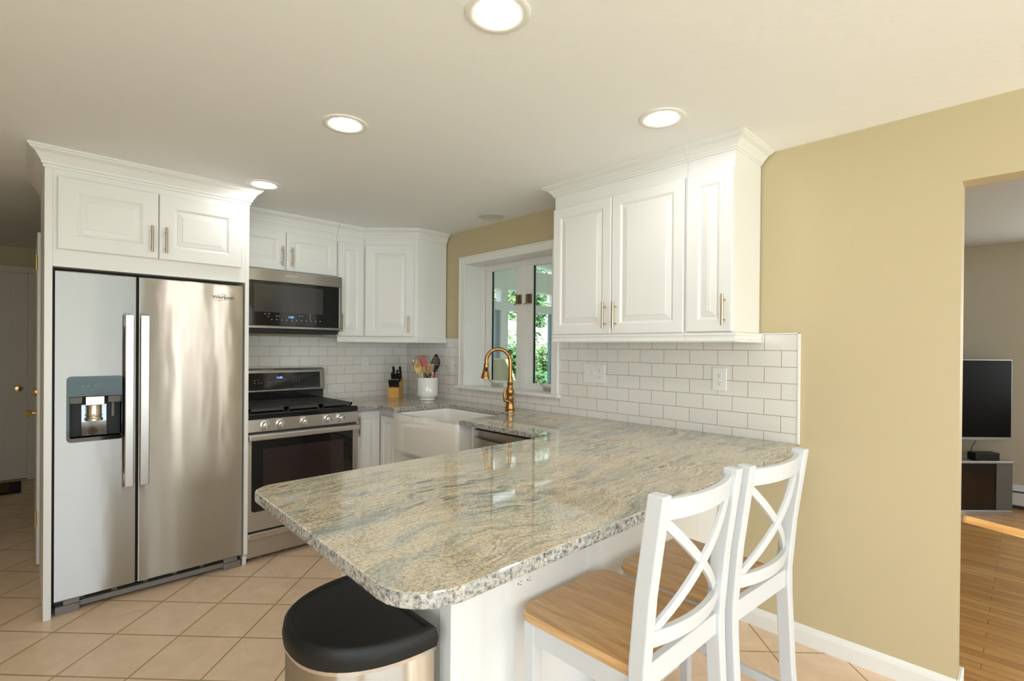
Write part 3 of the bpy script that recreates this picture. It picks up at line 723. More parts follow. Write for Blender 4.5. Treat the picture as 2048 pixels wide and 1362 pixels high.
mb = MB(); mb.box(RX0, RX1, RY - .026, RY, .146, .184); mb.build('handle', HANDLE_STEEL, dw_, bevel=.006, seg=3)
BGY = -.148
mb = MB(); mb.prism([(BGY - .004, 1.013), (BGY + .012, 1.172), (BGY + .03, 1.183), (-.03, 1.183), (-.03, 1.013)], RX0, RX1, Matrix(((0, 0, 1, 0), (1, 0, 0, 0), (0, 1, 0, 0), (0, 0, 0, 1))))
bg = mb.build('backguard', STEEL2, rg, bevel=.008, seg=3)
mt = Matrix.Translation((0, BGY - .0046, 1.013)) @ Matrix.Rotation(math.radians(-5.7), 4, 'X')
def bgp(x0, x1, z0, z1, t, name, mat, par):
    mb = MB(); mb.box(x0, x1, -t, 0, z0 - 1.013, z1 - 1.013, mt); return mb.build(name, mat, par)
bgl = bgp(-1.56, -.898, 1.026, 1.152, .0012, 'control_glass', BLACKG, bg)
for r_ in range(3):
    for k in range(3): MB().box(-1.108 + k * .022, -1.102 + k * .022, -.0018, -.0010, .070 + r_ * .018, .073 + r_ * .018, mt).build('button', PRINT, bgl)
for x, z in ((-1.38, .086), (-1.357, .088), (-1.38, .068), (-1.353, .068), (-1.335, .068), (-1.28, .069), (-1.265, .069), (-1.235, .074), (-1.215, .074), (-1.19, .073), (-1.18, .092), (-1.165, .092)): MB().box(x - .005, x + .005, -.0018, -.001, z - .002, z + .002, mt).build('button', PRINT, bgl)
ob = text('clock_digits', '11:07', .020, DISPLAY, bgl, (-1.207, BGY + .004, 1.108), X_, NY)
mb = MB(); mb.box(RX0 + .004, RX1 - .004, -.125, -.04, .928, 1.013); mb.build('riser', ENAMEL, rg, bevel=.003)

# ------------------------------------------------------------------ base cabinets
cb = thing('base_cabinet', 'white corner base cabinet between the range and the sink', 'cabinet', (-.5, -.5, 0), 'white base cabinets')
mb = MB(); mb.prism([(-.852, -.03), (-.852, -.581), (-.601, -.581), (-.601, -.80), (-.02, -.80), (-.02, -.03)], .10, ZB - .001); mb.build('carcass', WHITE, cb)
mb = MB(); mb.prism([(-.852, -.03), (-.852, -.52), (-.54, -.52), (-.54, -.80), (-.02, -.80), (-.02, -.03)], 0, .10); mb.build('toe_kick', WHITE, cb)
d = raised_door('door', cb, (-.830, -.602, .13), X_, NY, .207, .737, .046, fwv=.056)
slab_pull(d, (-.806, -.602, .765), X_, NY)
d = raised_door('door', cb, (-.622, -.604, .13), NY, NX, .190, .70, .044, fwv=.05)
sb = thing('base_cabinet', 'white sink base cabinet under the farmhouse sink', 'cabinet', (-.3, -1.24, 0), 'white base cabinets')
mb = MB(); mb.box(-.601, -.02, -1.705, -.802, .10, .615); mb.box(-.603, -.59, -1.706, -1.676, .615, ZB - .001); mb.box(-.603, -.59, -.90, -.802, .615, ZB - .001); mb.build('carcass', WHITE, sb)
mb = MB(); mb.box(-.54, -.02, -1.705, -.802, 0, .10); mb.build('toe_kick', WHITE, sb)
d = raised_door('door', sb, (-.622, -.90, .13), NY, NX, .38, .44, .055); slab_pull(d, (-.622, -1.25, .48), NY, NX)
d = raised_door('door', sb, (-.622, -1.285, .13), NY, NX, .38, .44, .055); slab_pull(d, (-.622, -1.32, .48), NY, NX)
# sink
sk = thing('farmhouse_sink', 'white fireclay apron-front sink beneath the window', 'sink', (-.45, -1.29, .63))
SX0, SX1, SY0, SY1, SZ0, SZ1 = -.708, -.215, -1.668, -.918, .632, .8835
mb = MB()
o_ = rrect(SX0, SX1, SY0, SY1, .028, 5); i_ = rrect(SX0 + .032, SX1 - .02, SY0 + .026, SY1 - .026, .045, 5); ib = rrect(SX0 + .045, SX1 - .033, SY0 + .04, SY1 - .04, .05, 5)
R_ = lambda pts, z: [Vector((x, y, z)) for x, y in pts]
vr = [R_(o_, SZ0), R_(o_, SZ1 - .006), R_([(x * .996 - .0018, y * .998 - .0026) for x, y in o_], SZ1), R_(i_, SZ1), R_(i_, SZ1 - .006), R_(ib, SZ0 + .04), R_([((x + .46) * .85 - .46, (y + 1.29) * .85 - 1.29) for x, y in ib], SZ0 + .025)]
mb.loft(vr); mb.build('basin', FIRECLAY, sk, smooth=True)
mb = MB(); mb.lathe([(.04, 0), (.04, .004), (.034, .005), (.02, .002), (.0001, .002)], (-.46, -1.29, SZ0 + .0255), 24); mb.build('drain_strainer', CHROME, sk, smooth=True)
# dishwasher
dw = thing('dishwasher', 'stainless dishwasher tucked beneath the worktop right of the sink', 'dishwasher', (-.32, -2.01, 0))
mb = MB(); mb.box(-.585, -.03, -2.312, -1.712, .10, ZB - .002); mb.build('body', BLACKP, dw)
mb = MB(); mb.box(-.55, -.05, -2.31, -1.714, 0, .10); mb.build('toe_kick', BLACKP, dw)
mb = MB(); mb.box(-.620, -.585, -2.312, -1.712, .11, .857); dd_ = mb.build('door', STEEL2, dw, bevel=.005)
mb = MB(); rings = []
for k in range(13):
    t = k / 12; y = -1.735 - .55 * t; b = .030 * math.sin(PI * t) ** .6 if 0 < t < 1 else 0
    rings.append([(-.620 - b, y, .775), (-.632 - b, y, .780), (-.632 - b, y, .812), (-.620 - b, y, .817)])
mb.loft(rings); mb.build('bowed_handle', HANDLE_STEEL, dd_, smooth=True)
# peninsula
pc = thing('peninsula_cabinet', 'white panelled peninsula base supporting the breakfast bar', 'cabinet', (-1.0, -2.75, 0))
BX = -1.79; PB, PF = -3.04, -2.42
mb = MB(); mb.box(BX + .012, -.012, PB + .012, PF, .10, ZB - .001); mb.build('carcass', WHITE, pc)
mb = MB(); mb.box(BX + .012, -.012, PB + .012, PF + .06, 0, .10); mb.build('toe_kick', WHITE, pc)
mb = MB(); mb.box(BX, BX + .012, PB + .012, PF, 0, ZB - .001); mb.box(BX - .007, BX, PB + .0, PB + .05, 0, ZB - .001); mb.box(BX - .007, BX, PF - .05, PF, 0, ZB - .001); mb.build('end_panel', WHITE, pc, bevel=.002)
for a, b in ((BX, -.421), (-.419, -.15), (-.148, -.012)):
    mb = MB(); mb.box(a, b, PB, PB + .012, 0, ZB - .001); mb.build('back_panel', WHITE, pc, bevel=.002)
for k in range(3):
    x1 = -.80 - k * .33
    d = raised_door('door', pc, (x1, PF + .019, .13), NX, Y_, .31, .72, .056)

# ------------------------------------------------------------------ faucet
fa = thing('kitchen_faucet', 'antique bronze gooseneck pull-down faucet behind the sink', 'faucet', (-.165, -1.56, ZC))
fx, fy = -.165, -1.56
mb = MB(); mb.lathe([(.036, 0), (.036, .006), (.031, .010), (.033, .016), (.030, .03), (.026, .075), (.029, .08), (.029, .086), (.024, .09), (.022, .11), (.028, .118), (.030, .135), (.026, .15), (.020, .165), (.019, .185), (.023, .19), (.023, .196), (.016, .2), (.0155, .22)], (fx, fy, ZC), 28)
mb.build('base', BRONZE, fa, smooth=True)
hd = Vector((-.72, .70, 0)).normalized(); R = .083; zr = ZC + .345
pts = [(fx, fy, ZC + .2), (fx, fy, ZC + .30)]
for k in range(0, 19):
    t = PI * k / 18 * 1.04; q = Vector((fx, fy, zr)) + hd * (R - R * math.cos(t)) + Vector((0, 0, R * math.sin(t))); pts.append(tuple(q))
mb = MB(); mb.tube(pts, .0135, 16); sp = mb.build('spout', BRONZE, fa, smooth=True)
e = Vector(pts[-1]); tdir = (Vector(pts[-1]) - Vector(pts[-2])).normalized() + hd * .10; tdir.normalize()
mb = MB(); mb.tube([e, e + tdir * .01, e + tdir * .012, e + tdir * .03, e + tdir * .06, e + tdir * .10, e + tdir * .104, e + tdir * .112, e + tdir * .114], [.015, .015, .018, .0175, .021, .030, .031, .031, .022], 22)
sh = mb.build('spray_head', BRONZE, fa, smooth=True)
side = (-hd.cross(Vector((0, 0, 1))) * .0 + Vector((-.5, -.85, 0)).normalized())
mb = MB(); mb.sphere(e + tdir * .05 + side * .016, .012, (.8, .6, 1.6)); mb.build('spray_button', BLACKP, sh, smooth=True)
mb = MB(); mb.tube([(fx - .01, fy - .01, ZC + .065), (fx - .045, fy + .005, ZC + .075), (fx - .05, fy + .007, ZC + .10), (fx - .04, fy + .006, ZC + .165)], [.011, .012, .009, .006], 12); mb.build('lever', BRONZE, fa, smooth=True)

# ------------------------------------------------------------------ wall plates
def duplex(mb_plate, W, uc, vc, parent, horiz=False):
    for s in (-1, 1):
        c = (uc + s * .0195, vc) if horiz else (uc, vc + s * .0195)
        m = MB(); m.prism(rrect(c[0] - .014, c[0] + .014, c[1] - .014, c[1] + .014, .012), .0055, .0075, W); m.build('receptacle', PLATE, parent)
        m = MB()
        for (a, b, w_, h_) in ((-.005, .003, .0016, .008), (.005, .003, .0016, .006), (0, -.007, .004, .004)):
            if horiz: a, b, w_, h_ = b, a, h_, w_
            m.box(c[0] + a - w_ / 2, c[0] + a + w_ / 2, c[1] + b - h_ / 2, c[1] + b + h_ / 2, .0070, .0079, W)
        m.build('slot', SLOT, parent)
def plate(name, label, P0, U, N, w, h, cat='outlet'):
    t = thing(name, label, cat, P0, 'wall plates'); W = frame_mat(P0, U, N)
    m = MB(); m.prism(rrect(-w / 2, w / 2, -h / 2, h / 2, .004), 0, .006, W); m.build('cover_plate', PLATE, t, bevel=.002)
    return t, W
t, W = plate('wall_outlet', 'white outlet in the tile between the range and knife block', (-.438, -.008, 1.204), X_, NY, .072, .118); duplex(None, W, 0, 0, t)
t, W = plate('wall_outlet', 'white outlet in the tile under the narrow end cabinet', (-.008, -2.955, 1.200), NY, NX, .072, .118); duplex(None, W, 0, 0, t)
t, W = plate('switch_plate', 'wide white plate with two switches and an outlet right of the window', (-.008, -2.160, 1.195), NY, NX, .163, .118, 'switch'); duplex(None, W, .046, 0, t)
for u in (-.046, 0):
    m = MB(); m.box(u - .005, u + .005, -.012, .012, .0055, .007, W); m.build('toggle_seat', PLATE, t)
    m = MB(); m.box(u - .0035, u + .0035, -.002, .010, .006, .014, W); m.build('toggle', PLATE, t, bevel=.001)
t, W = plate('switch_plate', 'single white switch plate left of the window beside the utensil crock', (-.008, -.672, 1.200), NY, NX, .072, .118, 'switch')
m = MB(); m.box(-.016, .016, -.033, .033, .0055, .008, W); m.build('rocker', PLATE, t, bevel=.001)
t, W = plate('wall_outlet', 'white sideways outlet on the peninsula below the worktop', (-1.535, PB, .672), X_, NY, .118, .075); duplex(None, W, 0, 0, t, True)

# ------------------------------------------------------------------ ceiling lights
def downlight(x, y, label, lit=True):
    t = thing('recessed_light', label, 'ceiling light', (x, y, H), 'recessed ceiling lights')
    m = MB(); m.lathe([(.062, .0), (.066, -.004), (.088, -.006), (.093, -.003), (.093, .0)], (x, y, H - .0005), 40, cap=False); m.build('trim_ring', flat('lamp_trim', (.82, .80, .75), .4) if lit else LENSOFF, t, smooth=True)
    m = MB(); m.lathe([(.0001, -.0035), (.04, -.0035), (.0635, -.002), (.0635, .0)], (x, y, H - .0005), 36); m.build('lens', LENS if lit else LENSOFF, t, smooth=True)
    return t
downlight(-1.623, -3.006, 'lit recessed ceiling light nearest the camera, cut by the frame top')
downlight(-1.601, -2.016, 'lit recessed ceiling light in front of the refrigerator')
downlight(-.700, -3.003, 'lit recessed ceiling light above the right-hand wall cabinets')
downlight(-1.570, -.907, 'lit recessed ceiling light close to the refrigerator crown molding')
downlight(-.15, -1.335, 'unlit recessed ceiling light above the sink window', False)

# ------------------------------------------------------------------ trash can
tcn = thing('trash_can', 'half-round stainless trash can with black lid at the peninsula end', 'trash can', (-1.95, -2.85, 0))
def dshape(off=0.0, n=28):
    pts = []
    xb, ycn, a, b = -1.842 - off, -2.832, .212 - off, .283 - 2 * off
    for k in range(n + 1):
        t = PI * k / n; c, s_ = math.cos(t), math.sin(t)
        pts.append((xb - b * abs(s_) ** .86, ycn + a * (abs(c) ** .86) * (1 if c >= 0 else -1)))
    return pts
mb = MB(); mb.prism(dshape(.006), .03, .606); mb.build('body', steel_mat('can_steel', (.55, .53, .50), .26, .75, .0), tcn, smooth=True)
mb = MB(); mb.prism(dshape(.004), 0, .034); mb.build('base', BLACKP, tcn, bevel=.003)
mb = MB(); mb.loft([R_(dshape(.001), .606), R_(dshape(-.002), .628), R_(dshape(.002), .652), R_(dshape(.009), .658), R_(dshape(.018), .657), R_(dshape(.021), .653), R_(dshape(.07), .652)]); mb.build('lid', BLACKP, tcn, smooth=True)
mb = MB(); mb.loft([R_(dshape(.003), .596), R_(dshape(.003), .606)]); mb.build('rim_band', CHROME, tcn)
mb = MB(); mb.box(-2.19, -2.12, -2.90, -2.80, .012, .03); mb.build('pedal', BLACKP, tcn, bevel=.004)

# ------------------------------------------------------------------ bar stools
def make_stool():
    t = thing('bar_stool', 'white cross-back stool with wooden seat, nearer the camera', 'stool', (0, 0, 0), 'white stools at the peninsula')
    m = MB(); rings = []
    sp_ = round_poly([(-.203, 0), (.203, 0), (.19, -.40), (-.19, -.40)], [.05, .05, .03, .03], 6)
    m.loft([[Vector((x, y, z)) for x, y in [((px) * k, (py + .2) * k - .2) for px, py in sp_]] for k, z in ((.985, .594), (1, .599), (1, .613), (.985, .619))])
    m.build('seat', SEATW, t, smooth=True)
    def post(s):
        m = MB(); rr_ = []
        for z, y in ((0, -.435), (.30, -.408), (.55, -.395), (.63, -.394), (.80, -.408), (1.033, -.440)):
            cx = s * .189; w2, d2 = .0175, .021
            rr_.append([(cx - w2, y - d2, z), (cx + w2, y - d2, z), (cx + w2, y + d2, z), (cx - w2, y + d2, z)])
        m.loft(rr_); return m.build('rear_leg', STOOLW, t, bevel=.004)
    post(-1); post(1)
    for s in (-1, 1):
        m = MB(); cx = s * .178
        m.loft([[(cx - a, -.045 - a, z), (cx + a, -.045 - a, z), (cx + a, -.045 + a, z), (cx - a, -.045 + a, z)] for a, z in ((.0155, 0), (.0185, .594))])
        m.build('front_leg', STOOLW, t, bevel=.003)
    def arc_rail(name, z0, z1, y0, bow, th):
        m = MB(); rr_ = []
        for k in range(13):
            u = -1 + 2 * k / 12; x = .173 * u; y = y0 - bow * (1 - u * u)
            sl = (z1 - z0) * .12
            rr_.append([(x, y - th / 2, z0), (x, y + th / 2, z0), (x, y + th / 2 - sl, z1), (x, y - th / 2 - sl, z1)])
        m.loft(rr_); return m.build(name, STOOLW, t, bevel=.003)
    arc_rail('top_rail', .968, 1.018, -.429, .032, .019)
    arc_rail('lower_rail', .668, .708, -.397, .030, .019)
    def brace(s, off):
        m = MB(); rr_ = []
        for k in range(13):
            v = k / 12; u = s * (-1 + 2 * v); z = .700 + .272 * v; x = .166 * u
            y = -.399 - .030 * v - .030 * (1 - u * u) + off
            dx, dz = .0115 * .64, .0115 * .77
            n_ = Vector((-s * .272, .332)).normalized() * .0125
            rr_.append([(x - n_.x * s * 0 + n_[0], y - .006, z + n_[1]), (x - n_[0], y - .006, z - n_[1]), (x - n_[0], y + .006, z - n_[1]), (x + n_[0], y + .006, z + n_[1])])
        m.loft(rr_); return m.build('cross_brace', STOOLW, t, bevel=.002)
    brace(1, -.003); brace(-1, .003)
    m = MB(); m.box(-.172, .172, -.405, -.385, .572, .630); m.build('rear_apron', STOOLW, t, bevel=.002)
    m = MB(); m.box(-.160, .160, -.055, -.037, .538, .594); m.build('front_apron', STOOLW, t, bevel=.002)
    for s in (-1, 1):
        m = MB(); x = s * .182; m.prism([(x - .009, -.060), (x + .009, -.060), (x + .012, -.375), (x - .006, -.375)], .538, .594); m.build('side_apron', STOOLW, t, bevel=.002)
        m = MB(); x = s * .180; m.box(x - .009, x + .009, -.395, -.055, .215, .245); m.build('stretcher', STOOLW, t, bevel=.002)
    m = MB(); m.box(-.165, .165, -.055, -.037, .165, .200); m.build('foot_rest', STOOLW, t, bevel=.002)
    m = MB(); m.box(-.172, .172, -.425, -.407, .165, .195); m.build('rear_stretcher', STOOLW, t, bevel=.002)
    return t
st = make_stool()
s2 = copy_tree(st); s2['label'] = 'white cross-back stool with wooden seat, beside the yellow wall'
st.location = (-1.385, -3.068, 0); st.rotation_euler = (0, 0, math.radians(-1.0))
s2.location = (-.925, -3.098, 0); s2.rotation_euler = (0, 0, math.radians(-4.0))

# ------------------------------------------------------------------ utensil crock and utensils
CKX, CKY = -.19, -.603
ck_ = thing('utensil_crock', 'white porcelain crock holding cooking utensils', 'crock', (CKX, CKY, ZC))
mb = MB(); mb.lathe([(.060, 0), (.066, .004), (.066, .008), (.060, .012), (.060, .020), (.074, .026), (.083, .036), (.085, .05), (.085, .185), (.083, .187), (.080, .185), (.079, .05), (.07, .04), (.0001, .04)], (CKX, CKY, ZC), 40)
mb.build('pot', PORC, ck_, smooth=True)
VR = Vector((.717, -.697, 0)); VF = Vector((.697, .717, 0))
def U_(r_, f_, z): return Vector((CKX, CKY, ZC)) + VR * r_ + VF * f_ + Vector((0, 0, z))
# red scraper printed with white scribbles, inside a round wire strainer
t = thing('wire_strainer', 'round wire strainer standing at the back of the crock', 'strainer', U_(-.03, .03, .05), 'utensils in the crock')
cc = U_(-.055, .035, .305); ax1 = VR; ax2 = (Vector((0, 0, 1)) + VF * .2).normalized()
m = MB(); m.tube([cc + ax1 * .075 * math.cos(a) + ax2 * .062 * math.sin(a) for a in [2 * PI * k / 32 for k in range(33)]], .003, 8); m.build('hoop', CHROME, t, smooth=True)
m = MB()
nn = ax1.cross(ax2).normalized()
for k in range(-5, 6):
    h = .072 * k / 6; L_ = math.sqrt(max(0, 1 - (k / 6) ** 2))
    m.tube([cc + ax1 * h + ax2 * (.060 * L_ * q) + nn * (-.04 * (1 - q * q) * L_) for q in (-1, -.5, 0, .5, 1)], .0006, 4)
    m.tube([cc + ax2 * h * .83 + ax1 * (.073 * L_ * q) + nn * (-.04 * (1 - q * q) * L_) for q in (-1, -.5, 0, .5, 1)], .0006, 4)
m.build('mesh_bowl', CHROME, t)
m = MB(); m.tube([cc - ax2 * .06, U_(-.03, .02, .06)], .004, 8); m.build('handle', CHROME, t, smooth=True)
t = thing('red_spatula', 'red silicone spatula with white scribbled print in the crock', 'spatula', U_(-.03, 0, .06), 'utensils in the crock')
m = MB(); a0 = U_(-.005, .0, .245); dv = (VR * -.42 + Vector((0, 0, 1)) * .9).normalized(); sv = (VR * .9 + Vector((0, 0, 1)) * .42).normalized(); nv = VF
Wm = Matrix((sv, dv, nv)).transposed().to_4x4(); Wm.translation = a0
m.prism(rrect(-.026, .026, 0, .12, .008), -.004, .004, Wm); hd_ = m.build('blade', RED, t, bevel=.002)
m = MB()
for k in range(7): m.tube([Wm @ Vector((-.018 + .006 * (k % 2), .012 + k * .015, -.0044)), Wm @ Vector((.0, .020 + k * .015, -.0044)), Wm @ Vector((.019, .010 + k * .015, -.0044))], .0009, 5)
m.build('print', LOGOL, hd_)
m = MB(); m.tube([a0, U_(-.0, .005, .055)], .006, 10); m.build('handle', DARKW, t, smooth=True)
def spoon(name, label, cat, base, top_, hw, hl, mat, hmat, slots=0, holes=False, tilt=0.0):
    t = thing(name, label, cat, base, 'utensils in the crock')
    base, top_ = Vector(base), Vector(top_); dv = (top_ - base).normalized(); nv = (-VF + VR * tilt).normalized(); nv = (nv - dv * nv.dot(dv)).normalized(); sv = dv.cross(nv)
    Wm = Matrix((sv, dv, nv)).transposed().to_4x4(); Wm.translation = top_
    m = MB(); m.tube([base, top_ + dv * .012], .0055, 10); m.build('handle', hmat, t, smooth=True)
    m = MB(); rings = []
    for k in range(13):
        v = k / 12; y = hl * v; wv = hw * math.sin(PI * (.08 + .9 * v) ** .85) ** .7 if k < 12 else hw * .25
        wv = max(wv, .005); dz = -.006 * math.sin(PI * v)
        rings.append([Wm @ Vector((x_ * wv, y, dz + .008 * (x_ * x_) - .006 + th)) for th, xs in ((0, (-1, -.5, 0, .5, 1)), (-.004, (1, .5, 0, -.5, -1))) for x_ in xs])
    m.loft(rings); hd_ = m.build('bowl', mat, t, smooth=True)
    if slots:
        m = MB()
        for k in range(slots):
            x = (k - (slots - 1) / 2) * hw * .42; m.box(x - .0018, x + .0018, hl * .45, hl * .80, -.006, .0015, Wm)
        m.build('slot', BAMBOO, hd_)
    if holes:
        m = MB()
        for i in range(-2, 3):
            for j in range(5):
                x = i * hw * .32 + (j % 2) * hw * .1; y = hl * (.32 + .12 * j)
                if abs(x) < hw * .68: m.sphere(Wm @ Vector((x, y, -.0035)), .0032, u=8, v=6)
        m.build('hole', PLATE, hd_, smooth=True)
    return t
spoon('wooden_spoon', 'pale wooden slotted spoon leaning left in the crock', 'spoon', U_(-.028, -.03, .075), U_(-.060, -.052, .225), .030, .105, SPOONW, SPOONW, slots=3)
spoon('slotted_spoon', 'large black perforated spoon leaning right in the crock', 'spoon', U_(.045, 0, .06), U_(.062, -.01, .255), .036, .125, BLACKP, BLACKP, holes=True)
def turner(name, label, base, top_, w_, h_, mat, hmat, lines=0):
    t = thing(name, label, 'spatula', base, 'utensils in the crock'); base, top_ = Vector(base), Vector(top_)
    dv = (top_ - base).normalized(); nv = (-VF - dv * (-VF).dot(dv)).normalized(); sv = dv.cross(nv); Wm = Matrix((sv, dv, nv)).transposed().to_4x4(); Wm.translation = top_
    m = MB(); m.tube([base, top_ + dv * .01], .006, 10); m.build('handle', hmat, t, smooth=True)
    m = MB(); m.prism(rrect(-w_ / 2, w_ / 2, 0, h_, .006), -.0025, .0025, Wm); bl = m.build('blade', mat, t, bevel=.001)
    if lines:
        m = MB()
        for k in range(lines): x = (k - (lines - 1) / 2) * w_ / (lines + .5); m.box(x - .0022, x + .0022, h_ * .15, h_ * .86, .0015, .0032, Wm)
        m.build('slot', DARKW, bl)
    return t
turner('bamboo_turner', 'slotted bamboo turner standing in the middle of the crock', U_(.0, -.02, .06), U_(.018, -.02, .205), .055, .095, BAMBOO, BAMBOO, 4)
turner('metal_turner', 'dark flat turner standing behind the bamboo one in the crock', U_(.03, .03, .06), U_(.045, .045, .235), .06, .075, DGREY, DARKW)
turner('wooden_spatula', 'brown wooden spatula standing left of the bamboo turner in the crock', U_(-.02, -.02, .06), U_(-.025, -.02, .19), .03, .085, BAMBOO, BAMBOO)
for r_, f_, z1, lab, mt_ in ((-.012, -.045, .232, 'dark red wooden handle at the front of the crock', DARKW), (.022, -.05, .225, 'dark wooden handle right of centre in the crock', DARKW), (.058, -.03, .222, 'bright red handle at the right rim of the crock', RED)):
    t = thing('wooden_utensil', lab, 'utensil', U_(r_, f_, .06), 'utensils in the crock')
    m = MB(); m.tube([U_(r_ * .8, f_ * .8, .05), U_(r_, f_, z1 - .02), U_(r_, f_, z1)], [.006, .009, .005], 10); m.build('grip', mt_, t, smooth=True)
t = thing('serving_spoon', 'steel spoon handle with a black band at the crock front', 'spoon', U_(.045, -.05, .06), 'utensils in the crock')
m = MB(); m.tube([U_(.03, -.04, .05), U_(.042, -.052, .20), U_(.052, -.054, .235)], [.006, .011, .008], 10); m.build('grip', CHROME, t, smooth=True)
m = MB(); m.tube([U_(.0405, -.0505, .205), U_(.0435, -.0525, .212)], .0118, 10); m.build('band', BLACKP, t)

# ------------------------------------------------------------------ knife block and knives
kb0 = Vector((-.285, -.27, ZC)); KU = Vector((.64, -.77, 0)).normalized(); KN = Vector((-KU.y, KU.x, 0)) * -1
if KN.dot(Vector((-1, -1, 0))) < 0: KN = -KN
KB = lambda u, n, z: kb0 + KU * u + KN * n + Vector((0, 0, z))
kb_ = thing('knife_block', 'honey wood knife block in the counter corner', 'knife block', kb0)
mb = MB(); prof = [(.07, 0), (.07, .090), (.025, .102), (.025, .125), (-.055, .168), (-.06, 0)]
mb.loft([[KB(u, n, z) for n, z in prof] for u in (-.047, .047)]); mb.build('block', BLOCKW, kb_, bevel=.003)
kdir = (KN * .28 + Vector((0, 0, 1)) * .96).normalized()
def knife(u, n, z, ln, r_, label, group, d=None):
    p = KB(u, n, z); d = d or kdir
    t = thing('kitchen_knife', label, 'knife', p, group)
    m = MB(); m.tube([p + d * .0015, p + d * .004, p + d * ln * .5, p + d * (ln - .004)], [r_ * .8, r_ * .85, r_ * 1.05, r_], 12); m.build('handle', BLACKP, t, smooth=True)
    m = MB(); m.tube([p + d * (ln - .004), p + d * ln, p + d * (ln + .002)], [r_ * 1.02, r_ * 1.0, r_ * .6], 12); m.build('end_cap', CHROME, t, smooth=True)
    return t
order = ['first', 'second', 'third', 'fourth', 'fifth', 'sixth']
for k in range(6):
    knife(-.039 + k * .0156, .046 + .005 * (k % 2), .0965, .068, .0078, order[k] + ' black steak knife from the left in the block front row', 'steak knives in the block front row')
for u, n, z, ln, lab in ((-.030, .0, .139, .085, 'black knife at the left of the block middle row'), (.0, .0, .139, .078, 'black knife in the centre of the block middle row'), (.031, .0, .139, .085, 'black knife at the right of the block middle row'),
                         (-.028, -.04, .161, .115, 'tall black knife at the back left of the block'), (.030, -.04, .161, .115, 'tall black knife at the back right of the block'), (.004, -.04, .161, .085, 'short black honing steel at the back centre of the block')):
    knife(u, n, z, ln, .0105, lab, 'kitchen knives in the block')

# ------------------------------------------------------------------ hall
d1 = bpy.data.objects.new('door_1', None); COL.objects.link(d1); d1.location = (-2.95, 2.9, 0)
tag(d1, 'white six-panel door at the end of the hall', 'door', kind='structure')
mb = MB(); mb.box(-3.30, -2.56, 2.885, 2.8995, .02, 2.05); mb.build('leaf', DOORP, d1)
for (x0, w_) in ((-3.19, .22), (-2.91, .22)):
    for z0, h_ in ((.20, .58), (.98, .62), (1.68, .23)):
        raised_door('door_panel', d1, (x0 + (.02 if x0 > -3 else 0), 2.884, z0), X_, NY, w_, h_, .012, DOORP, .006)
mb = MB(); mb.box(-2.56, -2.48, 2.87, 2.8995, 0, 2.05); mb.box(-3.40, -3.30, 2.87, 2.8995, 0, 2.05); mb.box(-3.40, -2.48, 2.87, 2.8995, 2.05, 2.12); mb.build('casing', DOORP, d1, bevel=.006)
mb = MB(); mb.lathe([(.026, 0), (.026, .004), (.010, .006), (.010, .03), (.022, .035), (.028, .048), (.024, .06), (.0001, .064)], (-2.625, 2.885, .91), 24, Matrix.Rotation(math.radians(90), 4, 'X')); mb.build('knob', BRASS, d1, smooth=True)
mb = MB(); mb.box(-3.30, -2.56, 2.84, 2.899, 0, .018); mb.build('threshold', flat('threshold_wood', (.34, .25, .13), .5), d1)
d2 = bpy.data.objects.new('door_2', None); COL.objects.link(d2); d2.location = (-2.51, .15, 0)
tag(d2, 'white closet door seen edge-on behind the refrigerator surround', 'door', kind='structure')
mb = MB(); mb.box(-2.528, -2.487, .125, .90, .01, 2.03); mb.build('leaf', WHITE, d2, bevel=.003)
mb = MB(); mb.lathe([(.022, 0), (.008, .004), (.008, .02), (.02, .026), (.024, .036), (.018, .046), (.0001, .048)], (-2.528, .17, .93), 20, Matrix.Rotation(math.radians(-90), 4, 'Y')); mb.build('knob', BRASS, d2, smooth=True)
mb = MB(); mb.lathe([(.024, 0), (.024, .006), (.018, .016), (.0001, .018)], (-2.528, .17, 1.06), 20, Matrix.Rotation(math.radians(-90), 4, 'Y')); mb.build('deadbolt', BRASS, d2, smooth=True)
for z in (.25, 1.80):
    mb = MB(); mb.tube([(-2.532, .125, z), (-2.532, .125, z + .09)], .006, 10); mb.box(-2.530, -2.527, .125, .15, z, z + .09); mb.build('hinge', BRASS, d2, smooth=True)
mb = MB(); mb.box(-3.3, -2.60, 2.30, 2.80, 0, .012); mt_ = mb.build('doormat', MATB, None, bevel=.004); tag(mt_, 'dark doormat with a brown centre before the hall door', 'doormat')
mb = MB(); mb.box(-3.22, -2.68, 2.37, 2.73, .010, .014); mb.build('center', MATC, mt_)

# ------------------------------------------------------------------ living room
ang2 = math.atan2(-.697, .717)
def LR(P, ang): return Matrix.Translation(P) @ Matrix.Rotation(ang, 4, 'Z')
SW = LR((3.285, -3.988, 0), ang2)     # local x runs along the stand's front to the right, y to the back; the front right corner is 0,0
tvs = thing('tv_stand', 'grey corner television stand with smoked glass front', 'tv stand', (2.85, -3.5, 0))
mb = MB(); mb.prism([(-1.15, 0), (0, 0), (.02, .05), (-.34, .42), (-.81, .42), (-1.17, .05)], .428, .448, SW); mb.build('top', SILVER, tvs, bevel=.004)
mb = MB(); mb.prism([(-1.15, 0), (0, 0), (.02, .05), (-.34, .42), (-.81, .42), (-1.17, .05)], .0, .04, SW); mb.build('base', SILVER, tvs, bevel=.004)
mb = MB(); mb.prism([(-.13, .012), (-.005, .006), (.012, .05), (-.345, .41), (-.36, .40), (-.13, .16)], .04, .428, SW); mb.build('side_panel', STANDG, tvs)
mb = MB(); mb.prism([(-1.02, .012), (-1.145, .006), (-1.162, .05), (-.805, .41), (-.79, .40), (-1.02, .16)], .04, .428, SW); mb.build('side_panel', STANDG, tvs)
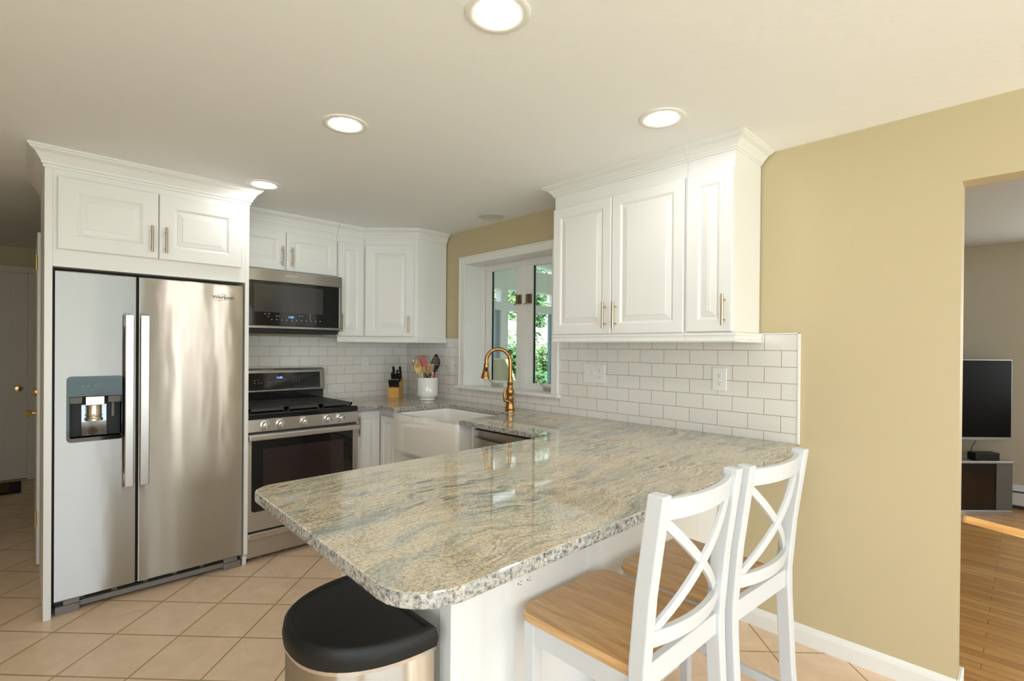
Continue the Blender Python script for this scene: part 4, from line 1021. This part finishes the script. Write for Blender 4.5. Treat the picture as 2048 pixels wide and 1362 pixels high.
mb = MB(); mb.box(-1.02, -.13, .02, .028, .045, .425, SW); mb.build('glass_door', SMOKE, tvs)
mb = MB(); mb.box(-1.02, -.13, .03, .39, .22, .228, SW); mb.build('shelf', SMOKE, tvs)
TW = LR((3.48, -3.968, 0), ang2)
tv = thing('television', 'flat black television with silver bezel on the corner stand', 'television', (3.04, -3.54, .448))
mb = MB(); mb.box(-1.22, 0, .0, .035, .598, 1.286, TW); mb.build('bezel', SILVER, tv, bevel=.004)
mb = MB(); mb.box(-1.212, -.008, -.002, .002, .622, 1.279, TW); mb.build('screen', TVB, tv)
mb = MB(); mb.box(-.68, -.54, .012, .03, .46, .60, TW); mb.prism(rrect(-.80, -.42, -.02, .10, .05), .448, .46, TW); mb.build('pedestal', BLACKP, tv, bevel=.003)
bxw = LR((3.329 - .03, -3.826, 0), ang2)
cbx = thing('cable_box', 'flat black media box on the television stand', 'media box', (3.2, -3.7, .448))
mb = MB(); mb.box(-.20, 0, -.11, -.03, .450, .512, bxw); mb.build('case', BLACKP, cbx, bevel=.003)
mb = MB(); mb.tube([bxw @ Vector((-.16, -.02, .51)), bxw @ Vector((-.13, .0, .55)), bxw @ Vector((-.08, .02, .59))], .003, 8); mb.build('cable', BLACKP, cbx, smooth=True)
hb = thing('baseboard_heater', 'white baseboard heater along the living room wall', 'heater', (3.58, -4.5, 0))
mb = MB(); mb.prism([(3.618, .03), (3.56, .03), (3.555, .13), (3.575, .165), (3.618, .20)], -5.58, -3.2, Matrix(((1, 0, 0, 0), (0, 0, 1, 0), (0, 1, 0, 0), (0, 0, 0, 1)))); mb.build('cover', HEATER, hb, bevel=.004)
mb = MB(); mb.box(3.553, 3.57, -5.58, -3.2, .142, .152); mb.build('vent_slot', SLOT, hb)
mb = MB(); mb.box(3.57, 3.618, -5.58, -3.2, 0, .03); mb.build('plinth', SLOT, hb)

# ------------------------------------------------------------------ sunroom beyond the window
struct('floor_sunroom', MB().box(.11, 4.2, -2.3, 1.02, -.06, 0), DECK, 'pale sunroom floor', 'floor')
w = MB()
def grid_wall(mb, a, b, axis, c, t_, posts, zs):
    for (q0, q1), (r0, r1) in zip(posts, posts[1:]):
        for z0, z1 in zs: mb.box(*((q1, r0, c, c + t_, z0, z1) if axis == 'x' else (c, c + t_, q1, r0, z0, z1)))
    for p0, p1 in posts: mb.box(*( (p0, p1, c, c + t_, 0, 2.45) if axis == 'x' else (c, c + t_, p0, p1, 0, 2.45) ))
grid_wall(w, .11, 4.2, 'x', .9, .1, ((.11, .3), (.95, 1.10), (2.03, 2.16), (2.60, 2.70), (3.12, 3.3), (4.05, 4.2)), ((0, .62), (1.86, 1.97), (2.15, 2.45)))
struct('wall_sunroom', w, SUNW, 'white sunroom window wall facing the garden', 'wall')
w = MB(); grid_wall(w, -2.3, .9, 'y', 4.1, .1, ((-2.3, -2.1), (-1.2, -1.05), (-.2, -.05), (.75, .9)), ((0, .62), (1.86, 1.97), (2.15, 2.45)))
struct('wall_sunroom_side', w, SUNW, 'white sunroom side wall with windows', 'wall')
w = MB(); w.prism([(.11, 2.75), (4.2, 2.42), (4.2, 2.5), (.11, 2.83)], -2.3, 1.0, Matrix(((1, 0, 0, 0), (0, 0, 1, 0), (0, 1, 0, 0), (0, 0, 0, 1))))
struct('ceiling_sunroom', w, SUNW, 'white sloping sunroom ceiling', 'ceiling')
win2 = bpy.data.objects.new('window_2', None); COL.objects.link(win2); win2.location = (2.6, .95, .62)
tag(win2, 'blue-grey framed sliding windows of the sunroom', 'window', kind='structure')
for x0, x1 in ((1.10, 2.03), (2.16, 2.60), (2.70, 3.12), (3.3, 4.05)):
    m = MB(); m.box(x0, x0 + .03, .93, .96, .62, 1.86); m.box(x1 - .07, x1 - .01, .93, .97, .62, 1.86); m.box(x0, x1, .93, .96, .62, .66); m.build('sash', ALU, win2)
lp = thing('floor_lamp', 'pale green floor lamp shade just outside the sink window', 'lamp', (.50, -.64, 0))
mb = MB(); mb.lathe([(.20, 1.055), (.13, 1.25), (.128, 1.25), (.198, 1.055)], (.50, -.66, 0), 40, cap=False); mb.build('lamp_shade', SHADE, lp, smooth=True)
mb = MB(); mb.tube([(.50, -.66, .02), (.50, -.66, 1.24)], .010, 12); mb.build('pole', HINGEB, lp, smooth=True)
mb = MB(); mb.lathe([(.13, 0), (.13, .012), (.03, .025), (.012, .03)], (.50, -.66, 0), 30); mb.build('base', HINGEB, lp, smooth=True)

# ------------------------------------------------------------------ garden
g = struct('ground', MB().box(-16, 34, -28, 34, -.25, -.12), LAWN, 'garden lawn around the house', 'ground')
struct('path', MB().box(1.0, 12, 1.6, 6.0, -.12, -.10), DECK, 'pale gravel terrace beyond the sunroom', 'path')
def leaf_cloud(c, rad, n, size, seed):
    rnd = random.Random(seed); mb = MB()
    blobs = [(Vector(c) + Vector((rnd.uniform(-.6, .6) * rad[0], rnd.uniform(-.6, .6) * rad[1], rnd.uniform(-.6, .6) * rad[2])), rnd.uniform(.4, .7)) for _ in range(9)]
    for i in range(n):
        b, k = rnd.choice(blobs)
        d_ = Vector((rnd.gauss(0, 1), rnd.gauss(0, 1), rnd.gauss(0, 1))).normalized() * (rnd.random() ** .4)
        p = b + Vector((d_.x * rad[0] * k, d_.y * rad[1] * k, d_.z * rad[2] * k))
        a = Vector((rnd.gauss(0, 1), rnd.gauss(0, 1), rnd.gauss(0, 1))).normalized(); q = a.orthogonal().normalized(); s_ = size * rnd.uniform(.6, 1.3)
        mb.quad(p - a * s_, p - q * s_ * .5, p + a * s_, p + q * s_ * .5)
    return mb
def tree(label, x, y, h, r_, mat, seed, n=2600, size=.10):
    t = thing('garden_tree', label, 'tree', (x, y, -.12), 'trees beyond the sunroom')
    leaf_cloud((x, y, h * .62), (r_, r_, h * .42), n, size, seed).build('crown', mat, t)
    m = MB(); rnd = random.Random(seed + 50)
    m.tube([(x, y, -.14), (x + .05, y, h * .3), (x - .04, y + .05, h * .7)], [.14, .11, .05], 10)
    for k in range(5):
        a = rnd.uniform(0, 2 * PI); m.tube([(x, y, h * (.28 + .07 * k)), (x + math.cos(a) * r_ * .6, y + math.sin(a) * r_ * .6, h * (.5 + .08 * k))], [.05, .02], 6)
    m.build('trunk', BARK, t, smooth=True)
tree('light green tree behind the patio umbrella in the left sash view', 8.3, 8.2, 4.2, .85, LEAF1, 1, 3000)
tree('mid green tree in the right window sash view', 10.6, 8.6, 4.8, .9, LEAF2, 2, 3000)
tree('tall light green tree farthest back in the window view', 9.6, 11.3, 6.0, 1.2, LEAF1, 5, 3400)
tree('tall dark green tree at the far right of the window view', 13.1, 11.2, 6.4, 1.3, LEAF2, 4, 3400)
for k, (x, y, zc_, r_, lab) in enumerate(((7.65, 6.2, .7, .7, 'round green bush behind the patio umbrella in the window view'), (9.55, 6.6, .75, .7, 'round green bush in the right window sash view'), (5.2, 2.9, .35, .45, 'low green bush just outside the sunroom windows'))):
    t = thing('garden_bush', lab, 'bush', (x, y, -.12), 'bushes beyond the sunroom')
    leaf_cloud((x, y, zc_), (r_, r_, zc_ + .12), 2600, .07, 20 + k).build('foliage', LEAF1 if k % 2 else LEAF2, t)
um = thing('patio_umbrella', 'off-white patio umbrella in the garden beyond the sunroom', 'umbrella', (5.4, 4.9, -.12))
mb = MB(); mb.lathe([(1.35, 1.74), (1.36, 1.78), (.05, 2.12), (.0001, 2.13), (.0001, 2.10), (.05, 2.09), (1.34, 1.76)], (5.4, 4.9, 0), 8); mb.build('canopy', CANVAS, um)
mb = MB(); mb.tube([(5.4, 4.9, -.1), (5.4, 4.9, 2.11)], .025, 10); mb.build('pole', HINGEB, um, smooth=True)
mb = MB(); mb.lathe([(.28, -.12), (.28, -.06), (.05, -.02), (.03, .2)], (5.4, 4.9, 0), 20); mb.build('base', HINGEB, um, smooth=True)
